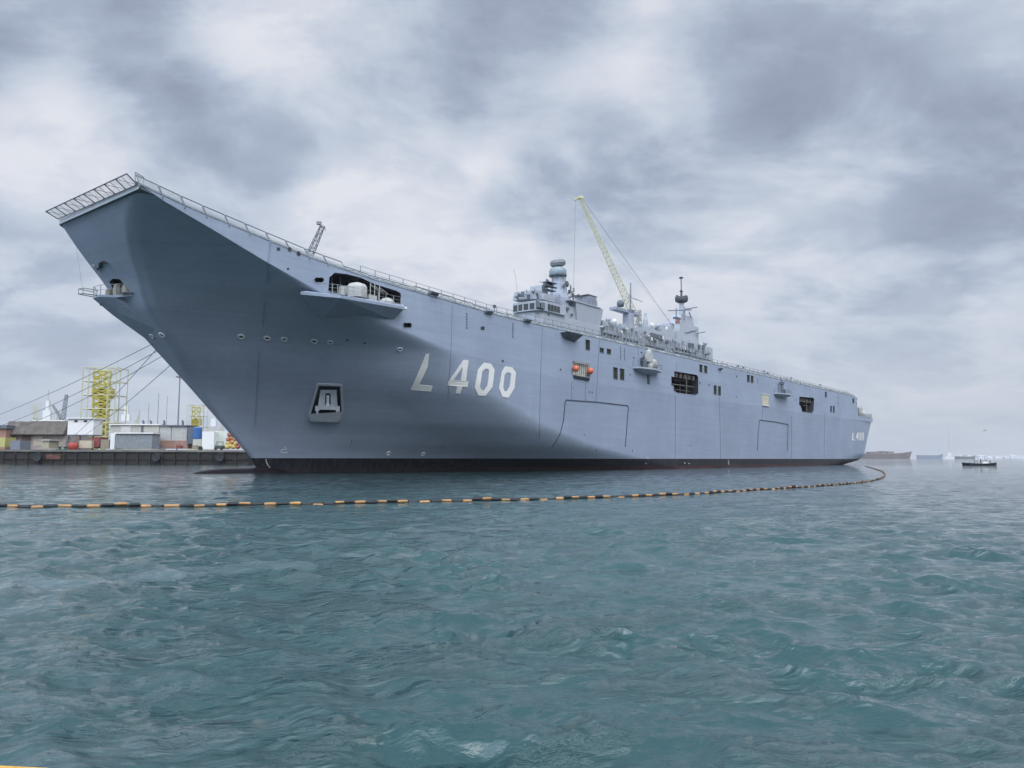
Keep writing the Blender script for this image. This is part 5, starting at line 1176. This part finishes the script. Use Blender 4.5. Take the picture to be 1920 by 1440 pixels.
b = MB(); a, c = at(596, 419, YS), at(609, 426, YS); b.tube(a, c, .28); b.box(a.x-.3, a.x+.9, a.y-.4, a.y+.4, a.z-.3, a.z+.5); b.tube(c, c+Vector((.2, 0, -1)), .1); b.tube(at(601, 420, YS), at(594, 447, YS), .08); sub(b, 'boom_head', STEEL, g)
sub(MB().tube(Vector((base2.x, base2.y, 0)), base2, 1.0, 8), 'tower', STEEL, g)
# ------------------------------------------------------------------ right horizon: far ships, the small boat, the low shore
BR = mat('brown_hull_paint', (.14, .10, .095), .7, vary=.3, scale=.02)
g = farship(1560, 1710, 849.5, 857, 2500, 'long brown cargo ship lying far off beyond the warship stern', BR, [(.35, .5, .95, 1.25), (-.1, .15, .95, 1.2), (.2, .3, .95, 1.3)], BR, None, 'cargo_ship', 'cargo ship')
farship(1720, 1768, 853.2, 858, 2600, 'low blue barge far off right of the brown cargo ship', mat('hazed_blue_hull', (.20, .25, .34), .7), [], WHITE, None, 'barge', 'barge')  # hull blue paled in the colour to stand in for distance haze
farship(1771, 1790, 855.5, 858, 2400, 'white far vessel with one tall thin mast', WHITE, [(-.4, .3, 1, 2.2)], WHITE, None, 'sailing_vessel', 'vessel', True, (0, 13))
farship(1791, 1829, 855.6, 859, 2500, 'low grey barge far off just left above the small black boat', mat('grey_barge', (.13, .14, .15), .7), [(-.2, .2, 1, 1.4)], PALE, None, 'barge', 'barge')
b = MB(); Y = 4200; A = at(1690, 857, Y)
for i in range(60):
    xa, xb = A.x+i*22, A.x+(i+1)*22; h1_, h2_ = 3.5+2.2*math.sin(i*.7)+1.2*math.sin(i*1.9), 3.5+2.2*math.sin((i+1)*.7)+1.2*math.sin((i+1)*1.9)
    b.hexa((xa, Y, -1), (xb, Y, -1), (xb, Y+200, -1), (xa, Y+200, -1), (xa, Y+60, h1_), (xb, Y+60, h2_), (xb, Y+200, h2_), (xa, Y+200, h1_))
tag(b.build('far_shore', mat('hazy_shore', (.34, .36, .40), .9, vary=.2, scale=.01)), kind='structure')
sh = [(1836, 854.5, 1850), (1852, 856, 1862), (1866, 855.5, 1880), (1883, 856.2, 1892), (1896, 853.5, 1905), (1906, 855.5, 1921), (1800, 853.5, 1806), (1812, 854.5, 1822)]
w8 = ['first', 'second', 'third', 'fourth', 'fifth', 'sixth', 'seventh', 'eighth']
for i, (x0, y0, x1) in enumerate(sorted(sh)):
    b = wb(MB(), x0, y0, x1, 859.5, 4150, 30); A = at(x0, y0, 4150); C_ = at(x1, y0, 4150); b.prism([(A.x-1, 4149), (C_.x+1, 4149), (C_.x+1, 4181), (A.x-1, 4181)], A.z, A.z+2.5, [(A.x+6, 4155), (C_.x-6, 4155), (C_.x-6, 4175), (A.x+6, 4175)])
    thing(b, 'shore_building', mat('white_shore_building', (.75, .76, .78), .7), '%s from the left of the low white buildings on the far right shore' % w8[i], 'building', 'white buildings on the far shore')
# the small black boat
Yb = 205; A, C_ = at(1806, 870.5, Yb), at(1868, 865, Yb); L_ = C_.x-A.x
g = empty('small_boat', Vector(((A.x+C_.x)/2, Yb, 0)), 'small black-hulled boat with white deckhouse crossing at the right', 'boat')
b = MB(); X = lambda f: A.x+L_*f; secs = [(0, .5, .8), (.08, .85, .72), (.5, 1, .55), (.9, .8, .68), (1, .15, .85)]; vs = []
for (f, w, h_) in secs:
    for sg in (-1, 1): vs += [(X(f*.96+.02), Yb+sg*w*1.1, -.3), (X(f), Yb+sg*w*1.4, h_)]
b.add(vs, [(4*i, 4*i+1, 4*i+5, 4*i+4) for i in range(4)]+[(4*i+2, 4*i+6, 4*i+7, 4*i+3) for i in range(4)]+[(4*i+1, 4*i+3, 4*i+7, 4*i+5) for i in range(4)]+[(0, 2, 3, 1), (16, 17, 19, 18)])
sub(b, 'hull', RUB, g)
sub(MB().box(X(.55), X(.72), Yb-.7, Yb+.7, .55, 1.05), 'deckhouse', WHITE, g); b = MB().box(X(.60), X(.69), Yb-.55, Yb+.55, 1.05, 1.5); b.box(X(.59), X(.70), Yb-.6, Yb+.6, 1.5, 1.57); sub(b, 'wheelhouse', WHITE, g)
sub(MB().box(X(.61), X(.68), Yb-.58, Yb+.5, 1.15, 1.4), 'window', GLASS, g); sub(MB().tube((X(.66), Yb, 1.5), (X(.66), Yb, 2.5), .05), 'mast', RUB, g); sub(MB().tube((X(.53), Yb, .8), (X(.53), Yb, 1.7), .12), 'funnel', RUB, g)
b = MB()
for f in (.35, .42, .78, .83): b.tube((X(f), Yb, .8), (X(f), Yb, 1.3), .08)
sub(b, 'bitts', RUB, g)
sub(MB().lathe((X(.1), Yb-1.45, .55), [(.12, -.1), (.3, -.1), (.3, .1), (.12, .1)], 10, (0, 1, 0)), 'tyre', RUB, g)
# gull over the far water
q = at(1845, 807.5, 150); b = MB(); b.lathe(q-Vector((.2, 0, 0)), [(.01, 0), (.06, .1), (.07, .2), (.03, .38), (.01, .42)], 8, (1, 0, 0))
for sg in (-1, 1): b.add([q, q+Vector((.12, 0, 0)), q+Vector((.05, sg*.3, .14)), q+Vector((.16, sg*.6, .06)), q+Vector((.02, sg*.3, .17))], [(0, 1, 2), (1, 3, 2), (0, 2, 4), (2, 3, 4)])
thing(b, 'gull', mat('gull_grey', (.35, .35, .36), .8), 'tiny gull flying low in the pale sky at the right', 'gull')
# the edge of the boat the picture is taken from
A, C_ = at(-60, 1417, 2.6), at(92, 1440, 2.6)
g = empty('tour_boat', Vector((A.x, A.y, 0)), 'yellow painted edge of the nearest boat in the bottom left corner', 'boat')
d = Vector((C_.x-A.x, C_.y-A.y, 0)).normalized(); A0 = A-d*1.5; A0.z = A.z+(A.z-C_.z)*1.2; b = MB(); nrm = Vector((0, -1, 0))
b.hexa(A0+Vector((0, -.9, -.12)), C_+Vector((0, -.9, -.12)), C_+Vector((0, 0, -.12)), A0+Vector((0, 0, -.12)), A0+Vector((0, -.9, 0)), C_+Vector((0, -.9, 0)), C_, A0)
sub(b, 'gunwale', mat('orange_yellow_paint', (.75, .40, .06), .45, vary=.25, scale=6, bump=.3), g)
b = MB(); b.hexa(A0+Vector((0, -.9, -1.2)), C_+Vector((0, -.9, -1.2)), C_+Vector((0, -.05, -1.2)), A0+Vector((0, -.05, -1.2)), A0+Vector((0, -.9, -.13)), C_+Vector((0, -.9, -.13)), C_+Vector((0, -.05, -.13)), A0+Vector((0, -.05, -.13)))
sub(b, 'hull', mat('dark_boat_side', (.05, .03, .03), .5), g)
hb_ = MB().box(-4800, 5200, -60, 4700, -2.2, 95).build('haze', bpy.data.materials.new('harbour_haze')); tag(hb_, kind='stuff')
hm = hb_.data.materials[0]; hm.use_nodes = True; t = NT(hm.node_tree); pv = t.n('ShaderNodeVolumePrincipled'); pv.inputs['Color'].default_value = (.86, .90, .96, 1); pv.inputs['Density'].default_value = .00011; pv.inputs['Anisotropy'].default_value = .2
ho = t.n('ShaderNodeOutputMaterial'); t.l(pv.outputs[0], ho.inputs['Volume'])
print('objects', len(bpy.data.objects))
